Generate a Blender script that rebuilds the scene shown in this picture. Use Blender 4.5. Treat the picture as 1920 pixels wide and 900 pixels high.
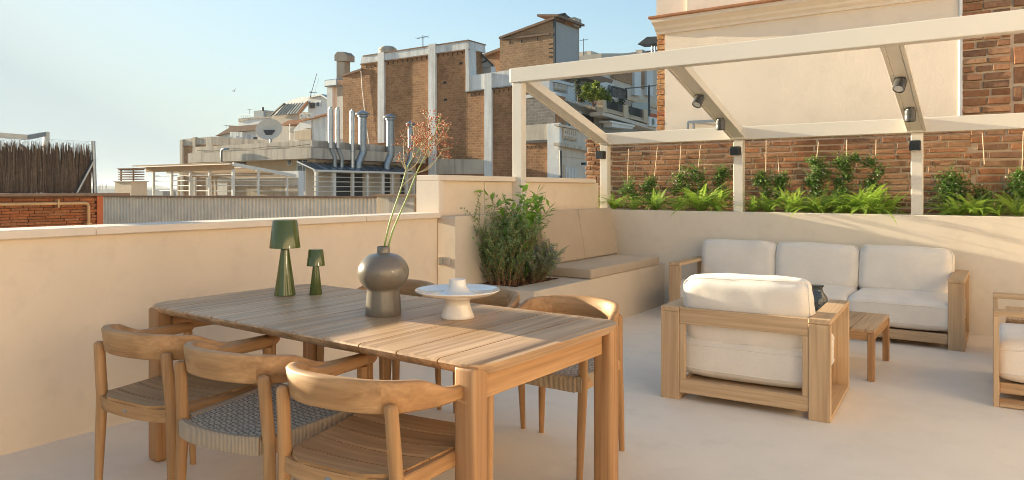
import bpy, bmesh, math, random
from mathutils import Vector, Matrix, noise
R = math.radians
random.seed(7)
S = bpy.context.scene
for o in list(bpy.data.objects): bpy.data.objects.remove(o)
C = S.collection

# ---------------------------------------------------------------- camera, sky, sun
F = 1350.0; TH = R(34.6); H = 1.31; HY = 355.0
cam = bpy.data.cameras.new('camera'); cam.lens = F*36/1920; cam.sensor_width = 36
cam.shift_y = -(450-HY)/1920; cam.clip_start = 0.05; cam.clip_end = 9000
co = bpy.data.objects.new('camera', cam); C.objects.link(co)
co.location = (0, 0, H); co.rotation_euler = (R(90), 0, TH); S.camera = co

SUN_EL = R(10.4); SUN_OFF = R(4.0)
sd = Vector((-math.cos(SUN_EL)*math.cos(SUN_OFF), -math.cos(SUN_EL)*math.sin(SUN_OFF), math.sin(SUN_EL)))
sl = bpy.data.lights.new('sun', 'SUN'); sl.energy = 5.0; sl.angle = R(0.5); sl.color = (1.0, 0.86, 0.60)
so = bpy.data.objects.new('sun', sl); C.objects.link(so); so.rotation_euler = sd.to_track_quat('Z', 'Y').to_euler()
W = bpy.data.worlds.new('World'); S.world = W; W.use_nodes = True
wn = W.node_tree; wb = wn.nodes['Background']
sky = wn.nodes.new('ShaderNodeTexSky'); sky.sky_type = 'NISHITA'; sky.sun_disc = False
sky.sun_elevation = SUN_EL; sky.sun_rotation = math.atan2(sd.x, sd.y) % (2*math.pi)
sky.altitude = 50; sky.air_density = 1.0; sky.dust_density = 0.6; sky.ozone_density = 1.5
bw = wn.nodes.new('ShaderNodeRGBToBW'); wn.links.new(sky.outputs[0], bw.inputs[0])   # soft shoulder towards the bright horizon
ma = wn.nodes.new('ShaderNodeMath'); ma.operation = 'MULTIPLY_ADD'; ma.inputs[1].default_value = .19; ma.inputs[2].default_value = 1
wn.links.new(bw.outputs[0], ma.inputs[0]); dvn = wn.nodes.new('ShaderNodeVectorMath'); dvn.operation = 'DIVIDE'
wn.links.new(sky.outputs[0], dvn.inputs[0]); wn.links.new(ma.outputs[0], dvn.inputs[1]); mr = wn.nodes.new('ShaderNodeMapRange'); mr.inputs[1].default_value = 1.6; mr.inputs[2].default_value = 8; mr.inputs[3].default_value = 0; mr.inputs[4].default_value = .97
wn.links.new(bw.outputs[0], mr.inputs[0]); mxs = wn.nodes.new('ShaderNodeMix'); mxs.data_type = 'RGBA'; mxs.inputs[7].default_value = (1.62, 1.85, 1.95, 1)
wn.links.new(mr.outputs[0], mxs.inputs[0]); wn.links.new(dvn.outputs[0], mxs.inputs[6]); tn = wn.nodes.new('ShaderNodeVectorMath'); tn.operation = 'MULTIPLY'; tn.inputs[1].default_value = (.985, 1.01, .97); wn.links.new(mxs.outputs[2], tn.inputs[0]); wn.links.new(tn.outputs[0], wb.inputs[0]); wb.inputs[1].default_value = 0.12
S.view_settings.view_transform = 'Standard'; S.view_settings.look = 'None'
S.view_settings.gamma = 1; S.view_settings.exposure = 1.75
S.render.engine = 'CYCLES'
S.cycles.use_denoising = True; S.cycles.denoiser = 'OPENIMAGEDENOISE'; S.cycles.denoising_input_passes = 'RGB_ALBEDO_NORMAL'; S.cycles.denoising_prefilter = 'ACCURATE'
S.cycles.filter_width = 1.0; S.cycles.max_bounces = 12; S.cycles.diffuse_bounces = 6; S.cycles.volume_bounces = 0; S.cycles.caustics_reflective = False; S.cycles.caustics_refractive = False

# ---------------------------------------------------------------- geometry helpers
DV = (-math.sin(TH), math.cos(TH)); RV = (math.cos(TH), math.sin(TH))
def ray(px, py):
    u = (px-960)/F
    return Vector((DV[0]+u*RV[0], DV[1]+u*RV[1], (HY-py)/F))
CAM = Vector((0, 0, H))
def onz(px, py, z): r = ray(px, py); return CAM + r*((z-H)/r.z)
def onx(px, py, x): r = ray(px, py); return CAM + r*(x/r.x)
def ony(px, py, y): r = ray(px, py); return CAM + r*(y/r.y)
def att(px, py, t): return CAM + ray(px, py)*t

class MB:
    def __init__(s): s.bm = bmesh.new()
    def box(s, a, b, bev=0.0, seg=1, jit=0.0, M=None):
        a = Vector(a); b = Vector(b)
        lo = Vector((min(a.x,b.x), min(a.y,b.y), min(a.z,b.z))); hi = Vector((max(a.x,b.x), max(a.y,b.y), max(a.z,b.z)))
        vs = []
        for x in (lo.x, hi.x):
            for y in (lo.y, hi.y):
                for z in (lo.z, hi.z):
                    p = Vector((x, y, z))
                    if jit: p += Vector((random.uniform(-jit,jit), random.uniform(-jit,jit), random.uniform(-jit,jit)))
                    vs.append(s.bm.verts.new(p))
        fs = [s.bm.faces.new([vs[i] for i in q]) for q in ((0,1,3,2),(4,6,7,5),(0,4,5,1),(2,3,7,6),(0,2,6,4),(1,5,7,3))]
        vv = vs
        if bev > 0:
            es = list({e for f in fs for e in f.edges})
            r = bmesh.ops.bevel(s.bm, geom=es, offset=bev, segments=seg, affect='EDGES', profile=0.5)
            vv = [v for v in r['verts']]
            vv = list(set(vv) | {v for f in r['faces'] for v in f.verts})
        if M is not None:
            for v in set(vv): 
                if v.is_valid: v.co = M @ v.co
        return s
    def bar(s, a, b, w, h=None, bev=0.0, up=Vector((0,0,1)), seg=1):
        """box beam from a to b, width w (side), height h (along up)"""
        a = Vector(a); b = Vector(b); h = h or w
        d = (b-a); L = d.length; d.normalize()
        sx = d.cross(up)
        if sx.length < 1e-4: sx = d.cross(Vector((1,0,0)))
        sx.normalize(); uz = sx.cross(d)
        M = Matrix((( d.x, sx.x, uz.x, a.x), (d.y, sx.y, uz.y, a.y), (d.z, sx.z, uz.z, a.z), (0,0,0,1)))
        return s.box((0,-w/2,-h/2), (L, w/2, h/2), bev, seg, M=M)
    def tube(s, pts, rad, n=8, cap=True, flat=1.0, upv=None):
        pts = [Vector(p) for p in pts]
        rr = rad if isinstance(rad, (list, tuple)) else [rad]*len(pts)
        rings = []; prev = None
        for i, p in enumerate(pts):
            t = (pts[min(i+1,len(pts)-1)] - pts[max(i-1,0)])
            if t.length < 1e-9: t = Vector((0,0,1))
            t.normalize()
            if prev is None:
                q = Vector((0,0,1)) if abs(t.z) < .9 else Vector((1,0,0))
                if upv: q = Vector(upv)
                u = t.cross(q).normalized()
            else:
                u = (prev - t*prev.dot(t))
                u = u.normalized() if u.length > 1e-6 else t.orthogonal().normalized()
            prev = u; v = t.cross(u)
            rings.append([s.bm.verts.new(p + (u*math.cos(2*math.pi*k/n) + v*math.sin(2*math.pi*k/n)*flat)*rr[i]) for k in range(n)])
        for i in range(len(rings)-1):
            for k in range(n):
                s.bm.faces.new((rings[i][k], rings[i][(k+1)%n], rings[i+1][(k+1)%n], rings[i+1][k]))
        if cap:
            s.bm.faces.new(rings[0][::-1]); s.bm.faces.new(rings[-1])
        return s
    def lathe(s, prof, c=(0,0,0), n=32, capb=True, capt=True):
        c = Vector(c); rings = []
        for r, z in prof:
            rings.append([s.bm.verts.new(c+Vector((max(r,1e-4)*math.cos(2*math.pi*k/n), max(r,1e-4)*math.sin(2*math.pi*k/n), z))) for k in range(n)])
        for i in range(len(rings)-1):
            for k in range(n):
                s.bm.faces.new((rings[i][k], rings[i][(k+1)%n], rings[i+1][(k+1)%n], rings[i+1][k]))
        if capb: s.bm.faces.new(rings[0][::-1])
        if capt: s.bm.faces.new(rings[-1])
        return s
    def prism(s, pts, ext):
        """planar polygon pts extruded by vector ext"""
        ext = Vector(ext); pts = [Vector(p) for p in pts]
        a = [s.bm.verts.new(p) for p in pts]; b = [s.bm.verts.new(p+ext) for p in pts]
        n = len(pts)
        s.bm.faces.new(a); s.bm.faces.new(b[::-1])
        for i in range(n): s.bm.faces.new((a[i], b[i], b[(i+1)%n], a[(i+1)%n]))
        return s
    def py(s, pp, Y, th):   # pixel-measured outline on the plane y=Y, real thickness th
        return s.prism([ony(a, b, Y) for a, b in pp], (0, th, 0))
    def px(s, pp, X, th):
        return s.prism([onx(a, b, X) for a, b in pp], (-th, 0, 0))
    def ry(s, p0, p1, t, b, Y, th, bev=0):   # rectangle facing -y
        a = ony(p0, t, Y); c = ony(p1, t, Y); z0 = ony(p0, b, Y).z
        return s.box((a.x, Y, z0), (c.x, Y+th, a.z), bev)
    def rx(s, p0, p1, t, b, X, th, bev=0):   # rectangle facing +x
        a = onx(p0, t, X); c = onx(p1, t, X); z0 = onx(p0, b, X).z
        return s.box((X, a.y, z0), (X-th, c.y, a.z), bev)
    def quad(s, a, b, c, d): s.bm.faces.new([s.bm.verts.new(Vector(q)) for q in (a,b,c,d)]); return s
    def ball(s, c, r, sub=1, sc=(1,1,1)):
        m = Matrix.Translation(Vector(c)) @ Matrix.Diagonal((r*sc[0], r*sc[1], r*sc[2], 1))
        bmesh.ops.create_icosphere(s.bm, subdivisions=sub, radius=1, matrix=m); return s
    def leaf(s, p, d, up, L, w, fold=0.25):
        p = Vector(p); d = Vector(d).normalized(); sx = d.cross(Vector(up))
        if sx.length < 1e-3: sx = d.orthogonal()
        sx.normalize(); n = sx.cross(d)
        m = p+d*L*.5 - n*fold*w*.6; e = p+d*L - n*fold*L*.25
        a = s.bm.verts.new(p); l = s.bm.verts.new(p+d*L*.45+sx*w/2); r = s.bm.verts.new(p+d*L*.45-sx*w/2)
        mm = s.bm.verts.new(m); ee = s.bm.verts.new(e)
        s.bm.faces.new((a, mm, l)); s.bm.faces.new((l, mm, ee)); s.bm.faces.new((a, r, mm)); s.bm.faces.new((r, ee, mm))
        return s
    def grid_cushion(s, w, d, h, r=0.05, puff=0.03, n=16, pinch=0.015, wr=0.004, seed=0, M=None, fr=1.0, seam=(-.62, .62)):
        """soft cushion centred on origin: w along x, d along y, h along z"""
        hv = Vector((w/2, d/2, h/2)); vs = {}
        def pos(x, y, z):
            p = Vector((x*hv.x, y*hv.y, z*hv.z))
            q = Vector((max(-hv.x+r, min(hv.x-r, p.x)), max(-hv.y+r, min(hv.y-r, p.y)), max(-hv.z+r, min(hv.z-r, p.z))))
            dd = p-q
            if dd.length > 1e-9: 
                m = max(abs(dd.x), abs(dd.y), abs(dd.z)); p = q + dd.normalized()*m
            a = (1-x*x)*(1-y*y)
            p.z += z*puff*a**.6
            p.x += x*puff*.35*(1-y*y)*(1-z*z*.6); p.y += y*puff*.35*(1-x*x)*(1-z*z*.6)
            cp = max(0, abs(x)*abs(y)-.55)/.45
            p.z -= z*pinch*cp
            nv = Vector((p.x*5+seed*7.3, p.y*5-seed*3.1, p.z*5+seed))
            p += noise.noise_vector(nv)*wr*2 + noise.noise_vector(nv*3.3*fr)*wr
            # creases running in from the corners
            ang = math.atan2(y, x)*9; edge = (abs(x)*abs(y))**2
            p += Vector((x, y, z)).normalized()*math.sin(ang*2+seed)*wr*1.2*edge
            return M @ p if M is not None else p
        def pt(x, y, z):
            k = (round(x,4), round(y,4), round(z,4))
            if k not in vs: vs[k] = s.bm.verts.new(pos(x, y, z))
            return vs[k]
        g = [-1+2*i/n for i in range(n+1)]
        g = [math.copysign(abs(t)**.8, t) for t in g]
        for i in range(n):
            for j in range(n):
                a, b, c, e = g[i], g[i+1], g[j], g[j+1]
                for sg in (-1, 1):
                    for q in (((a,c,sg),(b,c,sg),(b,e,sg),(a,e,sg)), ((sg,a,c),(sg,b,c),(sg,b,e),(sg,a,e)), ((a,sg,c),(b,sg,c),(b,sg,e),(a,sg,e))):
                        f = [pt(*t) for t in q]
                        try: s.bm.faces.new(f)
                        except ValueError: pass
        s.seams = []
        for zc_ in seam:
            P_ = [(t, -1) for t in g] + [(1, t) for t in g[1:]] + [(t, 1) for t in g[::-1][1:]] + [(-1, t) for t in g[::-1][1:]]
            s.seams.append([pos(a, b_, zc_) for a, b_ in P_])
        return s
    def build(s, name, mat, parent=None, smooth=False, M=None, loc=None):
        if M is not None: bmesh.ops.transform(s.bm, matrix=M, verts=s.bm.verts)
        bmesh.ops.recalc_face_normals(s.bm, faces=s.bm.faces)
        me = bpy.data.meshes.new(name); s.bm.to_mesh(me); s.bm.free()
        me.materials.append(mat)
        if smooth is True: me.polygons.foreach_set('use_smooth', [True]*len(me.polygons))
        elif smooth: 
            me.polygons.foreach_set('use_smooth', [True]*len(me.polygons)); me.set_sharp_from_angle(angle=R(smooth))
        o = bpy.data.objects.new(name, me); C.objects.link(o)
        if parent: o.parent = parent
        if loc: o.location = loc
        return o

def empty(name, loc=(0,0,0), rz=0):
    o = bpy.data.objects.new(name, None); C.objects.link(o); o.location = loc; o.rotation_euler.z = rz
    o.empty_display_size = .1; return o
def tag(o, label=None, cat=None, group=None, kind=None):
    if label: o['label'] = label
    if cat: o['category'] = cat
    if group: o['group'] = group
    if kind: o['kind'] = kind
    return o
def thing(name, label, cat, group=None, loc=(0,0,0), rz=0): return tag(empty(name, loc, rz), label, cat, group)
def kids(o): return [c for c in bpy.data.objects if c.parent == o]
def copy_tree(o, parent=None):
    c = o.copy(); C.objects.link(c)
    if parent: c.parent = parent
    for ch in kids(o): copy_tree(ch, c)
    return c

# ---------------------------------------------------------------- materials
def newmat(name):
    m = bpy.data.materials.new(name); m.use_nodes = True
    nt = m.node_tree; b = nt.nodes['Principled BSDF']; return m, nt, b
def N(nt, t, **k):
    n = nt.nodes.new(t)
    for a, v in k.items(): setattr(n, a, v)
    return n
def mapped(nt, scale=(1,1,1), island=False, rot=None):
    tc = N(nt, 'ShaderNodeTexCoord'); mp = N(nt, 'ShaderNodeMapping'); mp.inputs['Scale'].default_value = scale
    if rot: mp.inputs['Rotation'].default_value = rot
    nt.links.new(tc.outputs['Object'], mp.inputs['Vector'])
    if island:
        g = N(nt, 'ShaderNodeNewGeometry'); ml = N(nt, 'ShaderNodeMath', operation='MULTIPLY'); ml.inputs[1].default_value = 37.0
        nt.links.new(g.outputs['Random Per Island'], ml.inputs[0])
        oi = N(nt, 'ShaderNodeObjectInfo'); m2 = N(nt, 'ShaderNodeMath', operation='MULTIPLY'); m2.inputs[1].default_value = 23.0
        nt.links.new(oi.outputs['Random'], m2.inputs[0])
        ad = N(nt, 'ShaderNodeMath', operation='ADD'); nt.links.new(ml.outputs[0], ad.inputs[0]); nt.links.new(m2.outputs[0], ad.inputs[1])
        va = N(nt, 'ShaderNodeVectorMath', operation='ADD'); nt.links.new(mp.outputs[0], va.inputs[0]); nt.links.new(ad.outputs[0], va.inputs[1])
        return va.outputs[0], g.outputs['Random Per Island']
    return mp.outputs[0], None
def noi(nt, vec, scale, detail=4, rough=.55, dist=0):
    n = N(nt, 'ShaderNodeTexNoise'); n.inputs['Scale'].default_value = scale; n.inputs['Detail'].default_value = detail
    n.inputs['Roughness'].default_value = rough; n.inputs['Distortion'].default_value = dist
    nt.links.new(vec, n.inputs['Vector']); return n.outputs['Fac']
def ramp(nt, fac, stops):
    r = N(nt, 'ShaderNodeValToRGB'); e = r.color_ramp.elements
    while len(e) < len(stops): e.new(.5)
    for i, (p, c) in enumerate(stops): e[i].position = p; e[i].color = (*c, 1) if len(c) == 3 else c
    nt.links.new(fac, r.inputs[0]); return r.outputs[0]
def mix(nt, a, b, fac, mode='MIX'):
    m = N(nt, 'ShaderNodeMix', data_type='RGBA', blend_type=mode)
    for sck, v in ((m.inputs[0], fac), (m.inputs[6], a), (m.inputs[7], b)):
        if isinstance(v, (int, float)): sck.default_value = v
        elif isinstance(v, tuple): sck.default_value = (*v, 1)
        else: nt.links.new(v, sck)
    return m.outputs[2]
def bump(nt, b, h, strength, dist=.01):
    n = N(nt, 'ShaderNodeBump'); n.inputs['Strength'].default_value = strength; n.inputs['Distance'].default_value = dist
    nt.links.new(h, n.inputs['Height']); nt.links.new(n.outputs[0], b.inputs['Normal'])
def sc(c, k): return tuple(min(1, x*k) for x in c)

def plain(name, col, rough=.6, var=.06, scale=6, bmp=0, bscale=60, metal=0, spec=None, island=0, detail=5):
    m, nt, b = newmat(name); v, isl = mapped(nt, (1,1,1), bool(island))
    c = ramp(nt, noi(nt, v, scale, detail), [(.3, sc(col, 1-var)), (.7, sc(col, 1+var))])
    if island:
        rr = ramp(nt, isl, [(0, (1-island,)*3), (1, (1+island*.0,)*3)])
        c = mix(nt, c, rr, 1.0, 'MULTIPLY')
    nt.links.new(c, b.inputs['Base Color']); b.inputs['Roughness'].default_value = rough; b.inputs['Metallic'].default_value = metal
    if spec is not None: b.inputs['Specular IOR Level'].default_value = spec
    if bmp: bump(nt, b, noi(nt, v, bscale, 4), bmp, .01)
    return m
def plaster(name, col, var=.07, big=1.3, bmp=.15, rough=.85, streak=0.0, stain=(.2,.17,.14), bd=.01):
    m, nt, b = newmat(name); v, _ = mapped(nt)
    c1 = ramp(nt, noi(nt, v, big, 6, .6, .4), [(.25, sc(col, 1-var)), (.5, col), (.78, sc(col, 1+var*.8))])
    c2 = mix(nt, c1, sc(col, .84), ramp(nt, noi(nt, v, big*6, 5, .65), [(.52, (0,0,0)), (.75, (.5,.5,.5))]))
    if streak:
        vs, _ = mapped(nt, (1.6, 1.6, .12)); f = ramp(nt, noi(nt, vs, 2.2, 6, .7), [(.47, (0,0,0)), (.72, (streak,)*3)])
        c2 = mix(nt, c2, stain, f)
    nt.links.new(c2, b.inputs['Base Color']); b.inputs['Roughness'].default_value = rough
    b.inputs['Specular IOR Level'].default_value = .3
    if bmp:
        h = mix(nt, noi(nt, v, 3, 4), noi(nt, v, 70, 5), .35); bump(nt, b, h, bmp, bd)
    return m
def wood(name, axis, cols, rough=.55, fine=1.0, var=.25):
    m, nt, b = newmat(name)
    scl = [22.0, 22.0, 22.0]; scl[axis] = .8
    v, isl = mapped(nt, tuple(scl), True)
    n1 = noi(nt, v, 1.2, 4, .5, .7)
    c = ramp(nt, n1, [(.25, cols[0]), (.5, cols[1]), (.75, cols[2])])
    scl2 = [60.0, 60.0, 60.0]; scl2[axis] = 1.6
    v2, _ = mapped(nt, tuple(scl2), True)
    n2 = noi(nt, v2, 1.6*fine, 3, .5)
    c = mix(nt, c, ramp(nt, n2, [(.35, (.68,.64,.60)), (.6, (1,1,1))]), .42, 'MULTIPLY')
    rr = ramp(nt, isl, [(0, (1-var, 1-var*1.15, 1-var*1.3)), (.5, (1,1,1)), (1, (1+var*.0, 1, 1))])
    c = mix(nt, c, rr, .8, 'MULTIPLY')
    nt.links.new(c, b.inputs['Base Color']); b.inputs['Roughness'].default_value = rough; b.inputs['Specular IOR Level'].default_value = .35
    bump(nt, b, n2, .12, .001)
    return m
def brickmat(name, c1, c2, mortar, bw, bh, ms=.012, var=.35, streaky=.3):
    m, nt, b = newmat(name)
    tc = N(nt, 'ShaderNodeTexCoord'); sp = N(nt, 'ShaderNodeSeparateXYZ'); nt.links.new(tc.outputs['Object'], sp.inputs[0])
    ad = N(nt, 'ShaderNodeMath', operation='ADD'); nt.links.new(sp.outputs[0], ad.inputs[0]); nt.links.new(sp.outputs[1], ad.inputs[1])
    cb = N(nt, 'ShaderNodeCombineXYZ'); nt.links.new(ad.outputs[0], cb.inputs[0]); nt.links.new(sp.outputs[2], cb.inputs[1])
    # wobble the courses a little
    nz = N(nt, 'ShaderNodeTexNoise'); nz.inputs['Scale'].default_value = 1.3; nt.links.new(cb.outputs[0], nz.inputs['Vector'])
    vm = N(nt, 'ShaderNodeVectorMath', operation='MULTIPLY_ADD'); nt.links.new(nz.outputs['Color'], vm.inputs[0]); vm.inputs[1].default_value = (.05,.05,0)
    nt.links.new(cb.outputs[0], vm.inputs[2])
    br = N(nt, 'ShaderNodeTexBrick'); nt.links.new(vm.outputs[0], br.inputs['Vector'])
    br.inputs['Color1'].default_value = (*c1, 1); br.inputs['Color2'].default_value = (*c2, 1); br.inputs['Mortar'].default_value = (*mortar, 1)
    br.inputs['Scale'].default_value = 1; br.inputs['Brick Width'].default_value = bw; br.inputs['Row Height'].default_value = bh
    br.inputs['Mortar Size'].default_value = ms; br.inputs['Mortar Smooth'].default_value = .3; br.inputs['Bias'].default_value = -.1
    c = mix(nt, br.outputs['Color'], ramp(nt, noi(nt, cb.outputs[0], .9, 8, .7), [(.3, (1-var,)*3), (.55, (1,1,1)), (.75, (1,.97,.92))]), 1.0, 'MULTIPLY')
    c = mix(nt, c, ramp(nt, noi(nt, cb.outputs[0], 9, 4, .6), [(.3, (.72,.7,.68)), (.6, (1,1,1))]), .7, 'MULTIPLY')
    nt.links.new(c, b.inputs['Base Color']); b.inputs['Roughness'].default_value = .9; b.inputs['Specular IOR Level'].default_value = .2
    inv = N(nt, 'ShaderNodeMath', operation='SUBTRACT'); inv.inputs[0].default_value = 1; nt.links.new(br.outputs['Fac'], inv.inputs[1])
    bump(nt, b, inv.outputs[0], .5, .02)
    return m
def realbrick(name, tones, rough=.9):
    """colour per laid brick, mottled and with mortar smears"""
    m, nt, b = newmat(name); v, isl = mapped(nt, (1,1,1), True)
    st = [(i/(len(tones)-1), t) for i, t in enumerate(tones)]
    c = ramp(nt, isl, st)
    c = mix(nt, c, ramp(nt, noi(nt, v, 22, 6, .7), [(.3, (.55,.52,.5)), (.62, (1.0,1.0,1.0))]), .85, 'MULTIPLY')
    c = mix(nt, c, (.50,.38,.26), ramp(nt, noi(nt, v, 9, 6, .75), [(.60, (0,0,0)), (.78, (.55,.55,.55))]))
    nt.links.new(c, b.inputs['Base Color']); b.inputs['Roughness'].default_value = rough; b.inputs['Specular IOR Level'].default_value = .2
    bump(nt, b, noi(nt, v, 45, 6, .7), .7, .012)
    return m
def leafmat(name, c1, c2, trans=.35, pale=0):
    m, nt, b = newmat(name); v, isl = mapped(nt, (1,1,1), True)
    c = ramp(nt, isl, [(0, c1), (1-pale, c2)] + ([(1-pale*.8, (.66,.64,.52)), (1, (.74,.72,.62))] if pale else []))
    nt.links.new(c, b.inputs['Base Color']); b.inputs['Roughness'].default_value = .5
    tr = N(nt, 'ShaderNodeBsdfTranslucent'); mx = N(nt, 'ShaderNodeMixShader'); mx.inputs[0].default_value = trans
    cc = mix(nt, c, (1.0, 1.0, .55), .35, 'MULTIPLY'); nt.links.new(c, tr.inputs[0])
    nt.links.new(b.outputs[0], mx.inputs[1]); nt.links.new(tr.outputs[0], mx.inputs[2])
    nt.links.new(mx.outputs[0], nt.nodes['Material Output'].inputs[0]); return m

M = {}
M['floor'] = plaster('microcement_floor', (.86,.76,.63), .13, .7, .06, .6)
M['render'] = plaster('cream_render', (.77,.63,.48), .05, 1.1, .35, .88, bd=.004)
M['coping'] = plaster('cream_coping', (.78,.66,.54), .03, 1.5, .1, .7, bd=.003)
M['cement'] = plaster('microcement_wall', (.75,.66,.54), .07, 1.2, .06, .7)
M['cement2'] = plaster('microcement_bench', (.66,.55,.43), .07, 1.2, .06, .7)
M['facade'] = plaster('cream_facade', (.80,.68,.56), .04, .6, .45, .9, bd=.012)
M['steel'] = plain('beige_painted_steel', (.72,.66,.57), .38, .02, 2, spec=.5)
M['teak_x'] = wood('teak_x', 0, [(.31,.165,.072), (.44,.25,.112), (.56,.335,.165)])
M['teak_y'] = wood('teak_y', 1, [(.31,.16,.067), (.44,.24,.105), (.56,.325,.155)])
M['teak_z'] = wood('teak_z', 2, [(.30,.155,.064), (.42,.23,.10), (.53,.31,.147)])
M['table_y'] = wood('weathered_teak_y', 1, [(.33,.195,.10), (.53,.335,.185), (.72,.48,.285)], .42, var=.38)
M['table_z'] = wood('weathered_teak_z', 2, [(.28,.145,.06), (.40,.215,.098), (.50,.29,.14)], .5)
M['sofa_x'] = wood('pale_teak_x', 0, [(.44,.28,.155), (.56,.38,.22), (.64,.45,.28)], .6, var=.12)
M['sofa_y'] = wood('pale_teak_y', 1, [(.44,.28,.155), (.56,.38,.22), (.64,.45,.28)], .6, var=.12)
M['sofa_z'] = wood('pale_teak_z', 2, [(.44,.28,.155), (.56,.38,.22), (.64,.45,.28)], .6, var=.12)
def fabric(name, col, sc_=420):
    m, nt, b = newmat(name); v, _ = mapped(nt)
    c = ramp(nt, noi(nt, v, 4, 4), [(.3, sc(col,.94)), (.7, sc(col,1.04))])
    vx, _ = mapped(nt, (1,1,.12)); vz, _ = mapped(nt, (.12,.12,1))
    w = mix(nt, noi(nt, vx, sc_, 2), noi(nt, vz, sc_, 2), .5)
    c = mix(nt, c, ramp(nt, w, [(.38, (.80,.80,.80)), (.6, (1,1,1))]), .35, 'MULTIPLY')
    nt.links.new(c, b.inputs['Base Color']); b.inputs['Roughness'].default_value = .95; b.inputs['Specular IOR Level'].default_value = .1
    b.inputs['Sheen Weight'].default_value = .2
    h = mix(nt, w, noi(nt, v, 9, 3), .35)
    bump(nt, b, h, .12, .003); return m
M['linen'] = fabric('cream_linen', (.82,.75,.665))
M['taupe'] = fabric('taupe_outdoor_fabric', (.49,.385,.28))
M['green'] = plain('green_lacquer', (.082,.105,.024), .14, .05, 4, spec=.6)
M['green_in'] = plain('green_dark_joint', (.03,.06,.02), .4)
M['bronze'] = plain('grey_brown_glaze', (.165,.14,.112), .28, .08, 30, .05, 120, spec=.6)
M['white_cer'] = plain('white_glazed_ceramic', (.78,.72,.66), .08, .02, 5, spec=.7)
M['blk'] = plain('black_powder_coat', (.012,.014,.017), .45, .1)
M['anthr'] = plain('anthracite_metal', (.055,.055,.055), .35, .1)
m, nt, b = newmat('frosted_lens'); b.inputs['Base Color'].default_value = (.75,.73,.7,1); b.inputs['Roughness'].default_value = .3; M['lens'] = m
m, nt, b = newmat('smoked_glass'); b.inputs['Base Color'].default_value = (.30,.33,.33,1); b.inputs['Roughness'].default_value = .04; b.inputs['Transmission Weight'].default_value = .85; M['smoke'] = m
M['socket'] = plain('clear_plastic_cover', (.50,.44,.37), .12, .05, spec=.7)
M['soil'] = plain('dark_soil', (.035,.022,.014), .95, .3, 40, .8, 60)
M['bark'] = plain('bark_chips', (.17,.075,.035), .85, .35, 30, .4, 90, island=.65)
M['fern'] = leafmat('fern_green', (.26,.42,.05), (.50,.66,.13), .5)
M['climb'] = leafmat('climber_green', (.08,.18,.04), (.24,.40,.09), .4, .09)
M['flower'] = leafmat('pale_blossom', (.62,.60,.50), (.75,.72,.62), .3)
M['laurel'] = leafmat('laurel_green', (.18,.36,.05), (.42,.62,.11), .45)
M['myrtle'] = leafmat('myrtle_green', (.20,.34,.12), (.42,.54,.24), .5)
M['rosem'] = leafmat('rosemary_green', (.24,.34,.16), (.42,.50,.27), .45)
M['lilac'] = leafmat('lilac_flower', (.30,.26,.42), (.42,.38,.55), .2)
M['stemb'] = plain('woody_stem', (.26,.13,.07), .8, .2, 20)
M['stemg'] = plain('green_stem', (.20,.30,.06), .5, .25, 25)
M['twig'] = plain('pale_twig', (.42,.36,.22), .7, .25, 25)
M['berry'] = plain('orange_hip', (.44,.11,.028), .35, .2, 8, island=.4)
M['cord'] = plain('beige_cord', (.58,.44,.30), .8)
# woven rope seat
m, nt, b = newmat('woven_rope')
v, _ = mapped(nt, (1,1,1))
br = N(nt, 'ShaderNodeTexBrick'); nt.links.new(v, br.inputs['Vector']); br.inputs['Scale'].default_value = 1
br.inputs['Color1'].default_value = (.56,.46,.34,1); br.inputs['Color2'].default_value = (.44,.36,.265,1); br.inputs['Mortar'].default_value = (.09,.075,.055,1)
br.inputs['Brick Width'].default_value = .03; br.inputs['Row Height'].default_value = .013; br.inputs['Mortar Size'].default_value = .0022; br.inputs['Mortar Smooth'].default_value = .6
nt.links.new(br.outputs['Color'], b.inputs['Base Color']); b.inputs['Roughness'].default_value = .8
bump(nt, b, mix(nt, br.outputs['Fac'], noi(nt, v, 300, 2), .2), -.9, .004); M['rope'] = m
m, nt, b = newmat('rope_wrap')
v, _ = mapped(nt, (1,1,0.0))
wv = N(nt, 'ShaderNodeTexWave'); wv.bands_direction = 'DIAGONAL'; wv.inputs['Scale'].default_value = 95; nt.links.new(v, wv.inputs['Vector']); wv.inputs['Distortion'].default_value = .3
nt.links.new(ramp(nt, wv.outputs['Fac'], [(.1, (.32,.245,.17)), (.5, (.43,.335,.235))]), b.inputs['Base Color']); b.inputs['Roughness'].default_value = .8
bump(nt, b, wv.outputs['Fac'], .6, .003); M['ropewrap'] = m
# near bricks
M['nbrick'] = realbrick('old_red_brick', [(.30,.145,.075),(.40,.19,.095),(.40,.235,.14),(.32,.17,.10),(.46,.20,.095),(.24,.135,.085),(.43,.24,.13),(.35,.165,.085)])
M['lbrick'] = realbrick('orange_brick', [(.40,.13,.05),(.48,.17,.07),(.34,.12,.05),(.44,.19,.09)])
M['edgebrick'] = realbrick('yellow_edge_brick', [(.50,.24,.10),(.42,.18,.08),(.56,.32,.15),(.36,.12,.06)])
M['mortar'] = plaster('old_mortar', (.62,.48,.34), .15, 3, .8, .95)
M['mortar_d'] = plaster('brown_mortar', (.26,.16,.10), .15, 3, .6, .95)
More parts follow.
